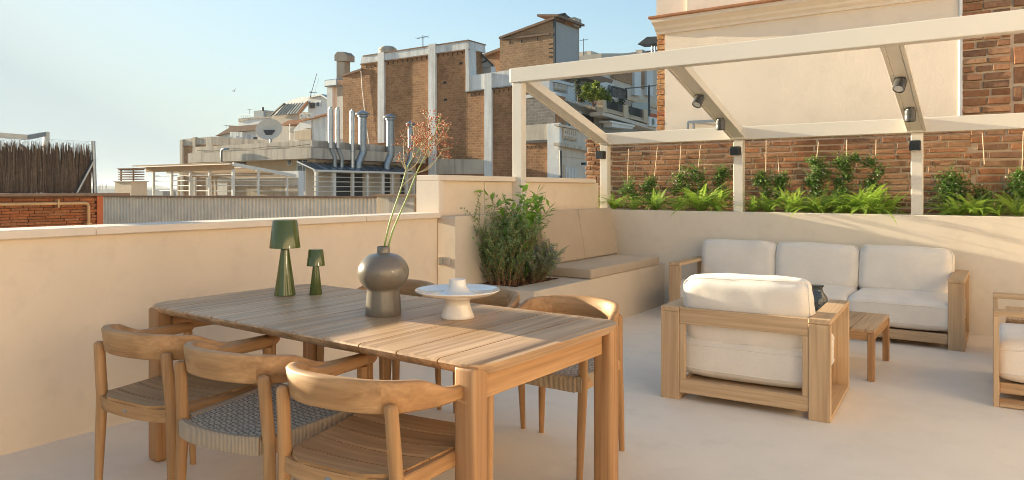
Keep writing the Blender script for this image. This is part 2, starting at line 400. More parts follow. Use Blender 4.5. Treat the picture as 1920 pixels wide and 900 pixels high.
# far
M['fbrick'] = brickmat('far_brown_brick', (.43,.225,.115), (.31,.16,.08), (.42,.27,.16), .22, .10, .009, .42)
M['fbrick2'] = brickmat('far_pale_brick', (.46,.28,.155), (.37,.215,.12), (.44,.31,.21), .24, .11, .009, .35)
M['gbrick'] = brickmat('far_grey_brick', (.30,.27,.24), (.24,.215,.19), (.33,.30,.27), .30, .12, .012, .3)
M['oldwhite'] = plaster('peeling_whitewash', (.70,.70,.69), .16, 1.6, .3, .9, .6, (.30,.27,.23))
M['oldconc'] = plaster('stained_concrete', (.54,.47,.385), .14, 1.2, .3, .9, .65, (.16,.12,.09))
M['darkconc'] = plaster('sooty_concrete', (.24,.21,.18), .2, 2, .3, .9, .4, (.1,.09,.08))
M['rwood'] = plaster('roof_timber', (.46,.31,.19), .15, 4, .1, .8)
M['tanwall'] = plaster('tan_render', (.58,.46,.33), .08, 1, .2, .9, .3, (.3,.22,.15))
M['creamwall'] = plaster('pale_cream_wall', (.62,.54,.45), .07, 1, .2, .9, .35, (.32,.27,.22))
M['whitewall'] = plaster('white_wall', (.70,.70,.69), .06, 1, .1, .9, .25, (.4,.38,.36))
M['greywall'] = plaster('pale_grey_wall', (.42,.42,.41), .05, 1, .1, .9, .15, (.3,.29,.28))
M['whitem'] = plain('white_painted_metal', (.70,.66,.60), .5)
M['galv'] = plain('galvanised_steel', (.31,.34,.37), .38, .1, 8, metal=.75)
M['inox'] = plain('stainless_flue', (.50,.50,.50), .38, .05, 8, metal=.95)
M['dkglass'] = plain('dark_window_glass', (.05,.06,.07), .08, .1, spec=.8)
M['bluewin'] = plain('pale_shutter', (.44,.48,.52), .5)
M['glassroof'] = plain('glass_canopy', (.13,.15,.17), .15, .2, 4, spec=.8)
M['terrac'] = plaster('terracotta_tile', (.40,.19,.10), .25, 8, .4, .9)
M['roofbrown'] = plaster('brown_roof_tile', (.26,.17,.12), .25, 6, .4, .9)
M['roofmetal'] = plain('metal_roof', (.42,.44,.45), .5, .15, 3, metal=.3)
M['dark'] = plain('dark_void', (.03,.028,.025), .8)
M['iron'] = plain('dark_iron', (.06,.06,.06), .6)
M['dish'] = plain('dish_paint', (.66,.58,.48), .8, .06, spec=.15)
M['wpanel'] = plain('corrugated_metal', (.70,.63,.54), .4, .10, 2.5, metal=.1)
M['redp'] = plaster('red_painted_render', (.48,.14,.06), .1, 3, .2)
M['copper'] = plain('ochre_painted_pipe', (.56,.33,.15), .45, .12, 9)
M['reed'] = plain('dried_heather', (.15,.105,.075), .95, .35, 14, island=.55)
M['canvas'] = leafmat('beige_canvas', (.42,.32,.23), (.44,.34,.25), .12)
M['ground'] = plain('city_ground', (.20,.19,.17), .95, .3, .01)
M['hill'] = plain('distant_hill', (.12,.14,.13), .95, .3, .01)
M['gull'] = plain('gull_grey', (.2,.2,.2), .8)
M['lawn'] = leafmat('tree_green', (.14,.20,.03), (.30,.34,.07), .35)
M['dkplant'] = leafmat('dark_terrace_plant', (.05,.07,.04), (.12,.14,.09), .2)
HAZE = 0.00018
# ================================================================ THE TERRACE
XP = -4.08          # inner face of the parapet
YW = 7.72           # face of the planter wall
tag(MB().box((XP-.05, -6, -.2), (3.3, YW+.02, 0)).build('floor', M['floor']), kind='structure')
# our own building below the terrace
tag(MB().box((XP-.19, -6.2, -19), (9, 14, -.205)).build('terrace_building', M['creamwall']), 'rendered building body carrying the roof terrace', 'building')

t = thing('parapet_wall', 'low cream rendered parapet along the left of the terrace with pale coping', 'wall')
MB().box((XP, -6, -.2), (-4.27, 4.77, 1.063)).build('wall', M['render'], t)
b = MB(); y = -6
while y < 4.75:
    y2 = min(4.77, y+1.98); b.box((-4.04, y+.0015, 1.064), (-4.315, y2-.0015, 1.108), .004); y = y2
b.build('coping', M['coping'], t)

t = thing('tall_parapet', 'taller cream parapet with a trim frame, behind the planter shrubs and bench', 'wall')
MB().box((-4.105, 4.80, -.2), (-4.27, 7.80, 1.385)).build('wall', M['render'], t)
MB().box((-4.062, 4.77, 1.386), (-4.32, 7.66, 1.436), .004).build('coping', M['coping'], t)
MB().box((-4.062, 4.77, 1.064), (-4.32, 4.80, 1.386)).build('end_face', M['coping'], t)
MB().box((-4.062, 4.802, 1.110), (-4.10, 4.835, 1.384)).build('trim', M['coping'], t)
MB().box((-4.098, 5.485, 1.085), (-4.105, 5.505, 1.384)).build('panel_joint', M['coping'], t)

t = thing('masonry_bench', 'built-in microcement bench and planting bed with a back ledge in the corner', 'bench')
MB().box((-3.90, 4.80, -.1), (-4.10, YW+.05, 1.078), .004).build('back_ledge', M['cement2'], t)
bb = MB()
bb.box((-3.22, 4.985, -.1), (-3.50, YW+.02, .467), .003)
bb.box((-3.50, 4.985, -.1), (-3.895, 5.13, .467))
bb.box((-3.50, 5.862, -.1), (-3.895, YW+.02, .467))
bb.build('seat_block', M['cement2'], t)
tag(MB().box((-3.50, 5.13, -.1), (-3.90, 5.86, .43)).build('planting_soil', M['soil']), 'dark soil filling the bed beside the bench', 'soil', kind='stuff')
b = MB(); random.seed(11)
for i in range(620):
    p = Vector((random.uniform(-3.885, -3.515), random.uniform(5.145, 5.85), .432+random.random()*.035))
    q = Matrix.Translation(p) @ Matrix.Rotation(random.random()*6.3, 4, 'Z') @ Matrix.Rotation(random.uniform(-.6,.6), 4, 'X')
    b.box((-.022*random.uniform(.5,1.3), -.009, -.003), (.022, .009*random.uniform(.6,1.5), .004), jit=.003, M=q)
tag(b.build('bark_mulch', M['bark']), 'reddish brown bark chips around the shrubs', 'mulch', kind='stuff')
# bench cushions
o = MB().box((-3.885, 5.95, .470), (-3.205, 7.55, .562), .016, 3).build('bench_cushion', M['taupe'], smooth=40)
tag(o, 'long taupe seat cushion lying flat on the masonry bench', 'cushion')
for i, (ya, yb) in enumerate(((5.985, 6.765), (6.772, 7.55))):
    b = MB().box((-.045, 0, 0), (.045, yb-ya, .535), .018, 3)
    mm = Matrix.Translation((-3.755, ya, .564)) @ Matrix.Rotation(R(-10), 4, 'Y')
    o = b.build('back_cushion', M['taupe'], smooth=40, M=mm)
    tag(o, ['taupe back cushion on the bench nearer the shrubs', 'taupe back cushion on the bench nearer the planter wall'][i], 'cushion', 'bench back cushions')
# socket
t = thing('power_socket', 'double outdoor socket with a clear cover on the short ledge end', 'socket')
zc = ony(835, 490, 4.798); 
MB().box((zc.x-.062, 4.772, zc.z-.035), (zc.x+.062, 4.799, zc.z+.038), .012, 3).build('cover', M['socket'], t, smooth=40)
for s in (-.029, .029):
    MB().box((zc.x+s-.022, 4.766, zc.z-.024), (zc.x+s+.022, 4.773, zc.z+.026), .005, 2).build('socket_plate', M['socket'], t)

t = thing('planter_wall', 'long raised microcement planter wall behind the sofa', 'planter')
MB().box((-4.10, YW, -.2), (2.6, YW+.12, 1.068), .004).build('front_wall', M['cement'], t)
tag(MB().box((-4.30, YW+.121, .6), (2.6, 8.42, 1.035)).build('planter_soil', M['soil']), 'dark soil filling the long planter', 'soil', kind='stuff')

# ---- brick wall behind the planter, every brick laid
def courses(mb, x0, x1, z0, z1, Y, bl=(.20,.34), bh=.045, mj=.018, th=.05, out=.007, axis='x', jit=.0035, ragged=False):
    z = z0; row = 0
    while z < z1:
        h = bh*random.uniform(.85,1.12)
        x = x0 - random.uniform(0,.25)
        while x < x1:
            L = random.uniform(*bl)
            a = max(x, x0); e = min(x+L, x1)
            if e-a > .03:
                o = random.uniform(-out, out*.6)
                if axis == 'x': mb.box((a, Y+o, z+random.uniform(-.002,.002)), (e, Y+th, min(z+h, z1)), .004, jit=jit)
                else: mb.box((Y-o, a, z+random.uniform(-.002,.002)), (Y-th, e, min(z+h, z1)), .003, jit=jit)
            x += L + mj*random.uniform(.7,1.3)
        z += h + mj*random.uniform(.8,1.2)
YB = 8.42
random.seed(3)
xl = ony(1099, 300, YB).x; xq = ony(1146, 300, YB).x; xe = ony(1232, 150, YB).x; xe2 = ony(1247, 150, YB).x; xr = ony(1798, 150, YB).x
zc0 = 1.98
t = thing('garden_brick_wall', 'old red brick wall with wide mortar joints behind the planter ferns', 'wall')
MB().box((xl+.01, YB+.012, .5), (3.2, YB+.5, zc0)).build('mortar', M['mortar'], t)
b = MB()
courses(b, xl, xq, 1.0, zc0, YB-.02, (.10,.2))
courses(b, xq+.015, xr+.1, 1.0, zc0, YB, (.18,.34))
courses(b, xr+.1, 3.0, 1.0, zc0, YB-.006, (.14,.36), .058, .022)
b.build('bricks', M['nbrick'], t)
t = thing('neighbour_house', 'tall cream plastered neighbour facade with cornice rising above the brick wall', 'building')
MB().box((xe+.01, YB+.015, zc0), (3.2, YB+3.5, 6.0)).build('wall_core', M['mortar'], t)
MB().box((xe2, YB-.012, zc0), (xr, YB+.02, 6.0)).build('plaster_wall', M['facade'], t)
b = MB(); courses(b, xe, xe2-.005, zc0, 6.0, YB-.006, (.4,.5), .052, .012); b.build('corner_bricks', M['edgebrick'], t)
b = MB(); courses(b, xr+.03, xr+.42, zc0, 5.4, YB-.012, (.12,.33), .06, .02, out=.018); b.build('pier_bricks', M['nbrick'], t)
b = MB(); courses(b, xr+.45, 3.0, zc0, 5.4, YB-.004, (.22,.34), .15, .03, out=.03, jit=.008); b.build('rubble_blocks', M['nbrick'], t)
MB().box((xr, YB-.03, zc0), (xr+.03, YB+.02, 6.0), .006, jit=.004).build('plaster_edge', M['oldwhite'], t)
# cornice: profile extruded along x
zt = ony(1223, 40, YB-.22).z; zb = ony(1223, 62, YB-.08).z
xc = ony(1221, 45, YB-.2).x
prof = [(YB-.013, zb-.02), (YB-.05, zb-.02), (YB-.06, zb+.01), (YB-.10, zb+.035), (YB-.11, zb+.06), (YB-.13, zb+.07), (YB-.17, zt-.02), (YB-.20, zt-.01), (YB-.20, zt+.03), (YB-.013, zt+.03)]
MB().prism([(xc, y, z) for y, z in prof], (xr-xc, 0, 0)).build('cornice', M['facade'], t)
MB().box((xc-.03, YB-.24, zt+.031), (xr, YB-.01, zt+.062), .006).build('tile_course', M['terrac'], t)
MB().box((xe2+.3, YB-.05, zt+.062), (xr, YB-.012, 6.0)).build('upper_wall', M['facade'], t)
MB().box((xe, YB-.02, zt+.062), (xe2+.3, YB-.012, 6.0)).build('upper_corner', M['facade'], t)
# small metal bracket rail on the facade
t = thing('wall_bracket', 'small grey metal bracket rail low on the cream facade', 'bracket')
p0 = ony(1290, 229, YB-.1); p1 = ony(1352, 226, YB-.1)
b = MB(); b.bar(p0, p1, .03); b.bar(p0, p0+Vector((0,0,-.2)), .02); q = p0+Vector((.07,0,0)); b.bar(q, q+Vector((0,.1,0)), .02); b.bar(q, q+Vector((0,0,-.2)), .02)
b.build('rail', M['galv'], t)

# ---- pergola
t = thing('pergola', 'beige steel pergola frame over the lounge corner', 'pergola')
PX = [-4.05, -2.42, -.72, .98, 2.68]; YF = 6.0; YK = 7.86
ZF = 2.38; ZK = 1.85
def part(mb, name, mat, par=None, **k): return mb.build(name, M[mat], par or t, **k)
part(MB().box((-4.105, YF-.045, 1.08), (-3.995, YF+.045, ZF-.001), .004), 'post', 'steel')
part(MB().box((2.62, YF-.045, 0), (2.73, YF+.045, ZF-.001), .004), 'post', 'steel')
for x in PX: part(MB().box((x-.05, YK-.03, 1.03), (x+.05, YK+.06, ZK-.002), .004), 'post', 'steel')
part(MB().box((-4.13, YF-.055, ZF), (2.8, YF+.055, ZF+.145), .006, 2), 'front_beam', 'steel')
part(MB().box((-4.10, YK-.04, ZK), (2.8, YK+.07, ZK+.14), .006, 2), 'rear_beam', 'steel')
for x in PX:
    a = Vector((x, YF+.058, ZF+.06)); e = Vector((x, YK-.042, ZK+.075)); 
    part(MB().bar(a, e, .10, .11, .004), 'rafter', 'steel')
    for s in (-1, 1):
        part(MB().bar(a+Vector((s*.066,0,-.052)), e+Vector((s*.066,0,-.052)), .03, .022, .002), 'gutter_lip', 'steel')
def rafter_pt(x, f): return Vector((x, YF+.058+(YK-.1-YF)*f, ZF+.06-.055+(ZK+.015-ZF)*f))
# spotlights
specs = [(1, 1316, 188, 'tilted upper spotlight on the left pergola rafter'), (1, 1351, 231, 'lower upright spotlight on the left pergola rafter'),
         (2, 1694, 158, 'tilted upper spotlight on the right pergola rafter'), (2, 1708, 213, 'lower upright spotlight on the right pergola rafter')]
for k, pxx, pyy, lb in specs:
    # find the point along the rafter whose underside is at that picture height
    best = min((abs(HY-F*((rafter_pt(PX[k], f).z-.05)-H)/(rafter_pt(PX[k], f).x*DV[0]+rafter_pt(PX[k], f).y*DV[1])-pyy), f) for f in [i/200 for i in range(201)])[1]
    p = rafter_pt(PX[k], best)
    s = thing('spotlight', lb, 'spotlight', 'black spotlights under the pergola rafters', loc=p)
    tilt = 'tilted' in lb
    mm = Matrix.Translation((0,0,-.022)) @ (Matrix.Rotation(R(-38), 4, 'X') @ Matrix.Rotation(R(8), 4, 'Y') if tilt else Matrix.Identity(4))
    MB().lathe([(.034,-.022), (.034,.0)], n=20).build('mount', M['anthr'], s, smooth=40)
    MB().lathe([(.039,-.098), (.044,-.098), (.046,-.092), (.046,-.05), (.0455,-.048), (.0455,-.046), (.046,-.044), (.046,-.004), (.042,0)], n=28, capb=False).build('housing', M['anthr'], s, smooth=40, M=mm)
    MB().lathe([(.0395,-.09), (.0395,-.086)], n=24).build('lens', M['lens'], s, M=mm)
for i, x in enumerate(PX[:3]):
    s = thing('wall_light', ['black cube light on the pergola post in the corner by the tall parapet', 'black cube light on the middle planter post', 'black cube light on the right planter post'][i], 'wall light', 'black cube lights on the pergola posts', loc=(x-.01, YK-.085, ZK-.125))
    MB().box((-.047,-.045,-.047), (.047,.045,.047), .003).build('body', M['blk'], s)
    MB().box((-.03,-.03,-.050), (.03,.03,-.0475)).build('lens', M['lens'], s)
# house of the terrace, out of the frame on the right (its sunlit wall bounces light back)
t = thing('penthouse', 'cream penthouse wall with glazed doors on the open side of the terrace', 'building')
MB().box((3.3, -6, -.2), (3.6, YB, 3.3)).build('wall', M['facade'], t)
for y in (-2.5, 1.0, 4.5):
    d = MB().box((3.265, y, .02), (3.299, y+1.6, 2.2)).build('door', M['steel'], t)
    MB().box((3.255, y+.08, .1), (3.263, y+.76, 2.12)).build('pane', M['dkglass'], d)
    MB().box((3.255, y+.84, .1), (3.263, y+1.52, 2.12)).build('pane', M['dkglass'], d)
MB().box((3.15, -6.1, 3.3), (3.7, YB, 3.42)).build('eave', M['coping'], t)
# ================================================================ FURNITURE
# ---- dining table
TR = R(-1.6)
tb = thing('dining_table', 'large rectangular weathered teak dining table with a plank top', 'table', loc=(-2.405, 2.335, 0), rz=TR)
b = MB(); nP = 11; L2 = 1.055; W2 = .492; pw = 2*L2/nP
def plank(b, xa, xb, ra, rb):
    # cross-section swept along y, ends rounded under; corner radii on the outer planks
    n = 6; prof = []  # (offset in y from the end, z)
    zt = .75; T = .042
    ends = [(0.012, zt), (0.003, zt-.004), (0.0, zt-.010), (0.004, zt-.020), (.014, zt-.031), (.030, zt-T)]
    def ylim(x):
        yl = W2
        for rad, x0, sg in ((ra, -L2, 1), (rb, L2, -1)):
            if rad:
                d = (x-x0)*sg
                if d < rad: yl = W2 - rad + math.sqrt(max(0, rad*rad-(rad-d)**2))
        return yl
    if ra: xs = [xa + (ra*(1-math.cos(i/8*math.pi/2))) for i in range(9)] + [xb]
    elif rb: xs = [xa] + [xb - (rb*(1-math.cos(i/8*math.pi/2))) for i in range(8, -1, -1)]
    else: xs = [xa, xb]
    cols = []
    for x in xs:
        yl = ylim(x); c = []
        for (o, z) in ends: c.append((x, yl-o if yl-o > 0 else 0, z))
        ex = 0
        col = [(x, -max(yl-o, .0), z) for o, z in reversed(ends)] + [(x, max(yl-o, .0), z) for o, z in ends]
        if ra or rb:
            # pull the lower rings inwards in x as well near the rounded end
            x0 = -L2 if ra else L2; sg = 1 if ra else -1; rad = ra or rb
            k = max(0, 1-((x-x0)*sg)/rad)
            col = [(cx+sg*k*((zt-cz)*.72), cy, cz) for cx, cy, cz in col]
        cols.append([b.bm.verts.new(p) for p in col])
    m = len(cols[0])
    for i in range(len(cols)-1):
        for k in range(m): b.bm.faces.new((cols[i][k], cols[i][(k+1)%m], cols[i+1][(k+1)%m], cols[i+1][k]))
    b.bm.faces.new(cols[0][::-1]); b.bm.faces.new(cols[-1])
g = .0034
for i in range(nP):
    xa = -L2+i*pw+(g if i else 0); xb = -L2+(i+1)*pw-(g if i < nP-1 else 0)
    plank(b, xa, xb, .10 if i == 0 else 0, .10 if i == nP-1 else 0)
b.build('tabletop', M['table_y'], tb, smooth=35)
for sx in (-1, 1):
    for sy in (-1, 1):
        cx = sx*(L2-.078); 
        MB().box((cx-.043, sy*(W2+.001), 0), (cx+.043, sy*(W2-.078), .738), .013, 3).build('leg', M['table_z'], tb, smooth=30)
    MB().box((sx*(L2-.085)-.016, -W2+.09, .615), (sx*(L2-.085)+.016, W2-.09, .706), .003).build('apron', M['teak_y'], tb)
for sy in (-1, 1):
    MB().box((-L2+.13, sy*.26-.02, .655), (L2-.13, sy*.26+.02, .706)).build('rail', M['teak_x'], tb)

# ---- dining chairs
def hermite(pts, n):
    pts = [Vector(p) for p in pts]; out = []
    for i in range(len(pts)-1):
        p0 = pts[max(i-1,0)]; p1 = pts[i]; p2 = pts[i+1]; p3 = pts[min(i+2, len(pts)-1)]
        for k in range(n):
            u = k/n
            out.append(.5*((2*p1)+(-p0+p2)*u+(2*p0-5*p1+4*p2-p3)*u*u+(-p0+3*p1-3*p2+p3)*u**3))
    out.append(pts[-1]); return out
def make_chair(kind):
    root = empty('dining_chair')
    # bow: x, y, with top/bottom heights and thickness; facing +y
    half = [(.285,.235,.676,.630), (.283,.12,.677,.632), (.279,.03,.679,.634), (.274,-.035,.683,.636), (.266,-.095,.703,.638), (.250,-.155,.730,.640), (.212,-.222,.740,.642), (.145,-.270,.745,.644), (.07,-.292,.748,.646), (0,-.298,.749,.647)]
    full = half + [(-x, y, a, c) for x, y, a, c in half[-2::-1]]
    cl = hermite([(x, y, 0) for x, y, a, c in full], 5); hh = hermite([(a, c, 0) for x, y, a, c in full], 5)
    b = MB(); rings = []
    for i, p in enumerate(cl):
        tdir = (cl[min(i+1,len(cl)-1)]-cl[max(i-1,0)]).normalized(); nrm = Vector((tdir.y, -tdir.x, 0))
        # nrm points outward (away from the sitter)
        if nrm.dot(Vector((p.x, p.y-.1, 0))) < 0: nrm = -nrm
        zt, zb = hh[i].x, hh[i].y; e = min(i, len(cl)-1-i)
        th = .017 if e > 0 else .013
        if e == 0: zt -= .008; zb += .008
        tilt = max(0, min(1, (zt-zb-.06)/.08))*.012
        ch = .007; q = []
        for (o, z) in ((-th, zt-ch), (-th+ch, zt), (th-ch, zt), (th, zt-ch), (th, (zt+zb)/2), (th, zb+ch), (th-ch, zb), (-th+ch, zb), (-th, zb+ch), (-th, (zt+zb)/2)):
            f = (z-(zt+zb)/2)/(zt-zb+1e-6)
            q.append(b.bm.verts.new(p+nrm*(o+tilt*f*2)+Vector((0,0,z))))
        rings.append(q)
    m_ = 10
    co_ = [[v.co.copy() for v in r_] for r_ in rings]; b.bm.free()
    n_ = len(rings); s1 = next(i for i in range(n_) if cl[i].x < .175); s2 = n_-1-s1
    for nm, i0, i1, mt in (('armrest', 0, s1, 'teak_y'), ('backrest', s1, s2, 'teak_x'), ('armrest', s2, n_-1, 'teak_y')):
        q_ = MB(); rg = [[q_.bm.verts.new(c) for c in co_[i]] for i in range(i0, i1+1)]
        for i in range(len(rg)-1):
            for k in range(m_): q_.bm.faces.new((rg[i][k], rg[i][(k+1)%m_], rg[i+1][(k+1)%m_], rg[i+1][k]))
        q_.bm.faces.new(rg[0][::-1]); q_.bm.faces.new(rg[-1]); q_.build(nm, M[mt], root, smooth=50)
    for s in (-1, 1):
        lg = MB().tube([(s*.262,.222,0), (s*.266,.215,.20), (s*.272,.208,.43), (s*.276,.205,.634)], [.0125,.017,.0195,.019], 10, flat=1.15)
        lg.build('leg', M['teak_z'], root, smooth=60)
        lg = MB().tube([(s*.238,-.255,0), (s*.232,-.250,.22), (s*.222,-.246,.45), (s*.215,-.262,.66), (s*.215,-.263,.674), (s*.215,-.263,.680)], [.0125,.018,.0215,.0205,.0185,.010], 10, flat=1.1)
        lg.build('leg', M['teak_z'], root, smooth=60)
        MB().bar((s*.268,.205,.435), (s*.226,-.24,.435), .024, .05, .004).build('side_rail', M['teak_y'], root)
    MB().bar((-.26,.208,.43), (.26,.208,.43), .024, .045, .004).build('front_rail', M['teak_x'], root)
    pts = [(-.215,-.248), (-.12,-.272), (0,-.280), (.12,-.272), (.215,-.248)]
    bb = MB(); cu = hermite([(x,y,0) for x,y in pts], 4); rr = []
    for p in cu: rr.append([bb.bm.verts.new(p+Vector((0,dy,dz))) for dy, dz in ((-.012,.405), (.012,.405), (.012,.455), (-.012,.455))])
    for i in range(len(rr)-1):
        for k in range(4): bb.bm.faces.new((rr[i][k], rr[i][(k+1)%4], rr[i+1][(k+1)%4], rr[i+1][k]))
    bb.bm.faces.new(rr[0]); bb.bm.faces.new(rr[-1][::-1])
    bb.build('back_rail', M['teak_x'] if kind != 'rope' else M['ropewrap'], root)
    def halfw(y):    # seat half width
        f = (y+.29)/.53
        w = .205+.065*f
        if y < -.19: w *= math.sqrt(max(0.02, 1-((-.19-y)/.105)**2*.55))
        return w
    def zs(x, y): return .471 - .018*(1-(x/.27)**2)*(1-((y+.02)/.32)**2) + .006*(y > 0)*(y/.24)
    if kind == 'slat':
        sb = MB(); ys = [-.288, -.19, -.085, .02, .125, .235]
        for i in range(5):
            ya, yb = ys[i]+.0034, ys[i+1]-.0034; nx, ny = 12, 5; g1 = []; g2 = []
            for j in range(ny+1):
                y = ya+(yb-ya)*j/ny; w = halfw(y)
                if i == 0 and j < 3: w *= (.80, .92, .98)[j]
                r1 = []; r2 = []
                for k in range(nx+1):
                    x = w*(-1+2*k/nx); z = zs(x, y)
                    r1.append(sb.bm.verts.new((x, y, z))); r2.append(sb.bm.verts.new((x*.99, y, z-.020)))
                g1.append(r1); g2.append(r2)
            for j in range(ny):
                for k in range(nx):
                    sb.bm.faces.new((g1[j][k], g1[j][k+1], g1[j+1][k+1], g1[j+1][k])); sb.bm.faces.new((g2[j][k], g2[j+1][k], g2[j+1][k+1], g2[j][k+1]))
            for k in range(nx):
                sb.bm.faces.new((g1[0][k], g2[0][k], g2[0][k+1], g1[0][k+1])); sb.bm.faces.new((g1[ny][k], g1[ny][k+1], g2[ny][k+1], g2[ny][k]))
            for j in range(ny):
                sb.bm.faces.new((g1[j][0], g1[j+1][0], g2[j+1][0], g2[j][0])); sb.bm.faces.new((g1[j][nx], g2[j][nx], g2[j+1][nx], g1[j+1][nx]))
        sb.build('seat', M['teak_x'], root, smooth=35)
        MB().box((-.012,-.2865,.425), (.012,-.2925,.437)).build('maker_plate', M['galv'], root)
    else:
        sb = MB(); nx, ny = 26, 30; g1 = []
        for j in range(ny+1):
            y = -.275+(.505)*j/ny; w = halfw(y)-.004 if y > -.27 else .16
            g1.append([])
            for k in range(nx+1):
                x = w*(-1+2*k/nx); bmp_ = .0022*math.sin(k*math.pi/2+ (j%2)*math.pi)
                g1[-1].append(sb.bm.verts.new((x, y, zs(x, y)-.004+bmp_)))
        for j in range(ny):
            for k in range(nx): sb.bm.faces.new((g1[j][k], g1[j][k+1], g1[j+1][k+1], g1[j+1][k]))
        sb.build('seat', M['rope'], root, smooth=True)
        wb_ = MB()   # rope wrapped over the rails
        ring = [(-w_, y_) for w_, y_ in ((halfw(-.2), -.2), (halfw(-.1), -.1), (halfw(.1), .1), (halfw(.2), .2))]
        outl = [(-.20,-.262), (-.12,-.286), (0,-.294), (.12,-.286), (.20,-.262)]
        path = [(-.262,.232), (-.256,.10), (-.238,-.10), (-.224,-.215)] ; pathr = [(-x, y) for x, y in path[::-1]]
        for seg in (outl, path, pathr, [(-.25,.232), (.25,.232)]):
            cu = hermite([(x,y,0) for x,y in seg], 4)
            rs = []
            for i, p in enumerate(cu):
                td = (cu[min(i+1,len(cu)-1)]-cu[max(i-1,0)]).normalized(); nn = Vector((td.y,-td.x,0))
                zt_ = zs(p.x*.9, p.y*.9)+.004
                rs.append([wb_.bm.verts.new(p+nn*a+Vector((0,0,z))) for a, z in ((-.014,.408), (.014,.408), (.016,zt_-.01), (.008,zt_), (-.008,zt_), (-.016,zt_-.01))])
            for i in range(len(rs)-1):
                for k in range(6): wb_.bm.faces.new((rs[i][k], rs[i][(k+1)%6], rs[i+1][(k+1)%6], rs[i+1][k]))
            wb_.bm.faces.new(rs[0][::-1]); wb_.bm.faces.new(rs[-1])
        wb_.build('rope_edge', M['ropewrap'], root, smooth=50)
    return root
slat = make_chair('slat'); rope = make_chair('rope'); used = {}
CH = [('slat', -2.92, 1.77, 6, 'teak armchair with slatted seat, near side of table farthest left'),
      ('rope', -2.32, 1.77, 6, 'teak armchair with woven rope seat between the two slatted chairs on the near side'),
      ('slat', -1.735, 1.77, 7, 'teak armchair with slatted seat on the near side, beside the front table leg'),
      ('rope', -3.03, 3.03, 180, 'teak chair on the far side of table, mostly hidden behind the vase'),
      ('slat', -2.43, 3.03, 180, 'teak chair on the far side of table, behind the white cake stand'),
      ('rope', -1.835, 3.03, 180, 'teak chair with woven rope seat behind the far right corner of the table')]
for k, x, y, a, lb in CH:
    src = slat if k == 'slat' else rope
    o = src if k not in used else copy_tree(src)
    used[k] = 1
    o.location = (x, y, 0); o.rotation_euler.z = R(a); tag(o, lb, 'chair', 'teak dining chairs around the table')

# ---- table lamps
def lamp(loc, hb, hs, r0, r1, s0, s1, lb, n=48):
    t = thing('table_lamp', lb, 'table lamp', 'green metal lamps on the dining table', loc=loc)
    MB().lathe([(r0*.97,0), (r0,.003), (r1,hb*.985), (r1*.9,hb*.99)], n=n).build('base', M['green'], t, smooth=35)
    MB().lathe([(r1*.85,hb*.99), (r1*.85,hb+.006)], n=n).build('neck', M['green_in'], t, smooth=35)
    MB().lathe([(s0-.003,hb+.004), (s0,hb+.003), (s1,hb+hs-.004), (s1-.003,hb+hs)], n=n).build('shade', M['green'], t, smooth=35)
    return t
lamp((-3.16,2.46,.7505), .247, .150, .055, .021, .080, .063, 'taller green metal table lamp with cone base')
lamp((-3.04,2.565,.7505), .150, .090, .0335, .0165, .048, .0385, 'smaller green metal table lamp with cone base')
# ---- vase with hip branches
t = thing('vase', 'grey brown bulbous ceramic vase with a narrow neck on the table', 'vase', loc=(-2.30,2.322,.7505))
bulb = [(.1135*math.sqrt(max(0,1-((z-.190)/.093)**2)), z) for z in [.108+.008*i for i in range(21)]]
prof = [(.078,0), (.080,.004), (.079,.03), (.0745,.09), (.0725,.108)] + [(max(r,.0725) if z < .13 else max(r,.0285), z) for r, z in bulb[1:] if z < .272] + [(.0285,.276), (.0285,.303), (.0265,.305), (.024,.303), (.024,.2)]
MB().lathe(prof, n=56, capt=False).build('body', M['bronze'], t, smooth=50)
random.seed(21)
tv = 3.217
def bp(cx, cy, dt=0): return att(680+cx/3.214, 200+cy/3.214, tv+dt)
def branch(name, lb, spine, forks, nb, box, extra=()):
    t = thing(name, lb, 'branch', 'berry branches in the vase')
    sp = hermite([bp(*p) for p in spine], 4)
    rad = [.0045-.0030*i/(len(sp)-1) for i in range(len(sp))]
    MB().tube(sp, rad, 7).build('stem', M['stemg'], t, smooth=True)
    nodes = list(sp[len(sp)//2:]); tw = MB()
    for f in forks:
        q = hermite([bp(*p) for p in f], 4); tw.tube(q, [.0028-.0018*i/(len(q)-1) for i in range(len(q))], 6); nodes += q[2:]
    be = MB()
    for k in range(nb+len(extra)):
        for _ in range(40):
            cx = random.gauss((box[0]+box[2])/2, (box[2]-box[0])/3.7); cy = random.gauss((box[1]+box[3])/2, (box[3]-box[1])/3.6)
            if box[0] <= cx <= box[2] and box[1] <= cy <= box[3]: break
        if k >= nb: cx, cy = extra[k-nb]
        p = bp(cx, cy, random.uniform(-.11,.11) if k < nb else random.uniform(-.02,.02))
        near = min(nodes, key=lambda n: (n-p).length + (0.15 if n.z > p.z+.01 else 0)); base = near
        mid = base.lerp(p, .5)+Vector((random.uniform(-.008,.008), random.uniform(-.008,.008), -.006))
        tw.tube([base, mid, p], [.0011,.0008,.0006], 4)
        if random.random() < .35: nodes.append(mid)
        for m_ in range(random.choice((2,3,3,4))):
            q = p+Vector((random.uniform(-.016,.016), random.uniform(-.016,.016), random.uniform(-.008,.018)))
            if m_: tw.tube([mid.lerp(p,.6), q], [.0006,.0005], 3)
            be.ball(q, random.uniform(.0030,.0045), 1, (1,1,1.1))
    tw.build('twigs', M['twig'], t, smooth=True)
    tag(be.build('berries', M['berry'], t, smooth=True), kind='stuff')
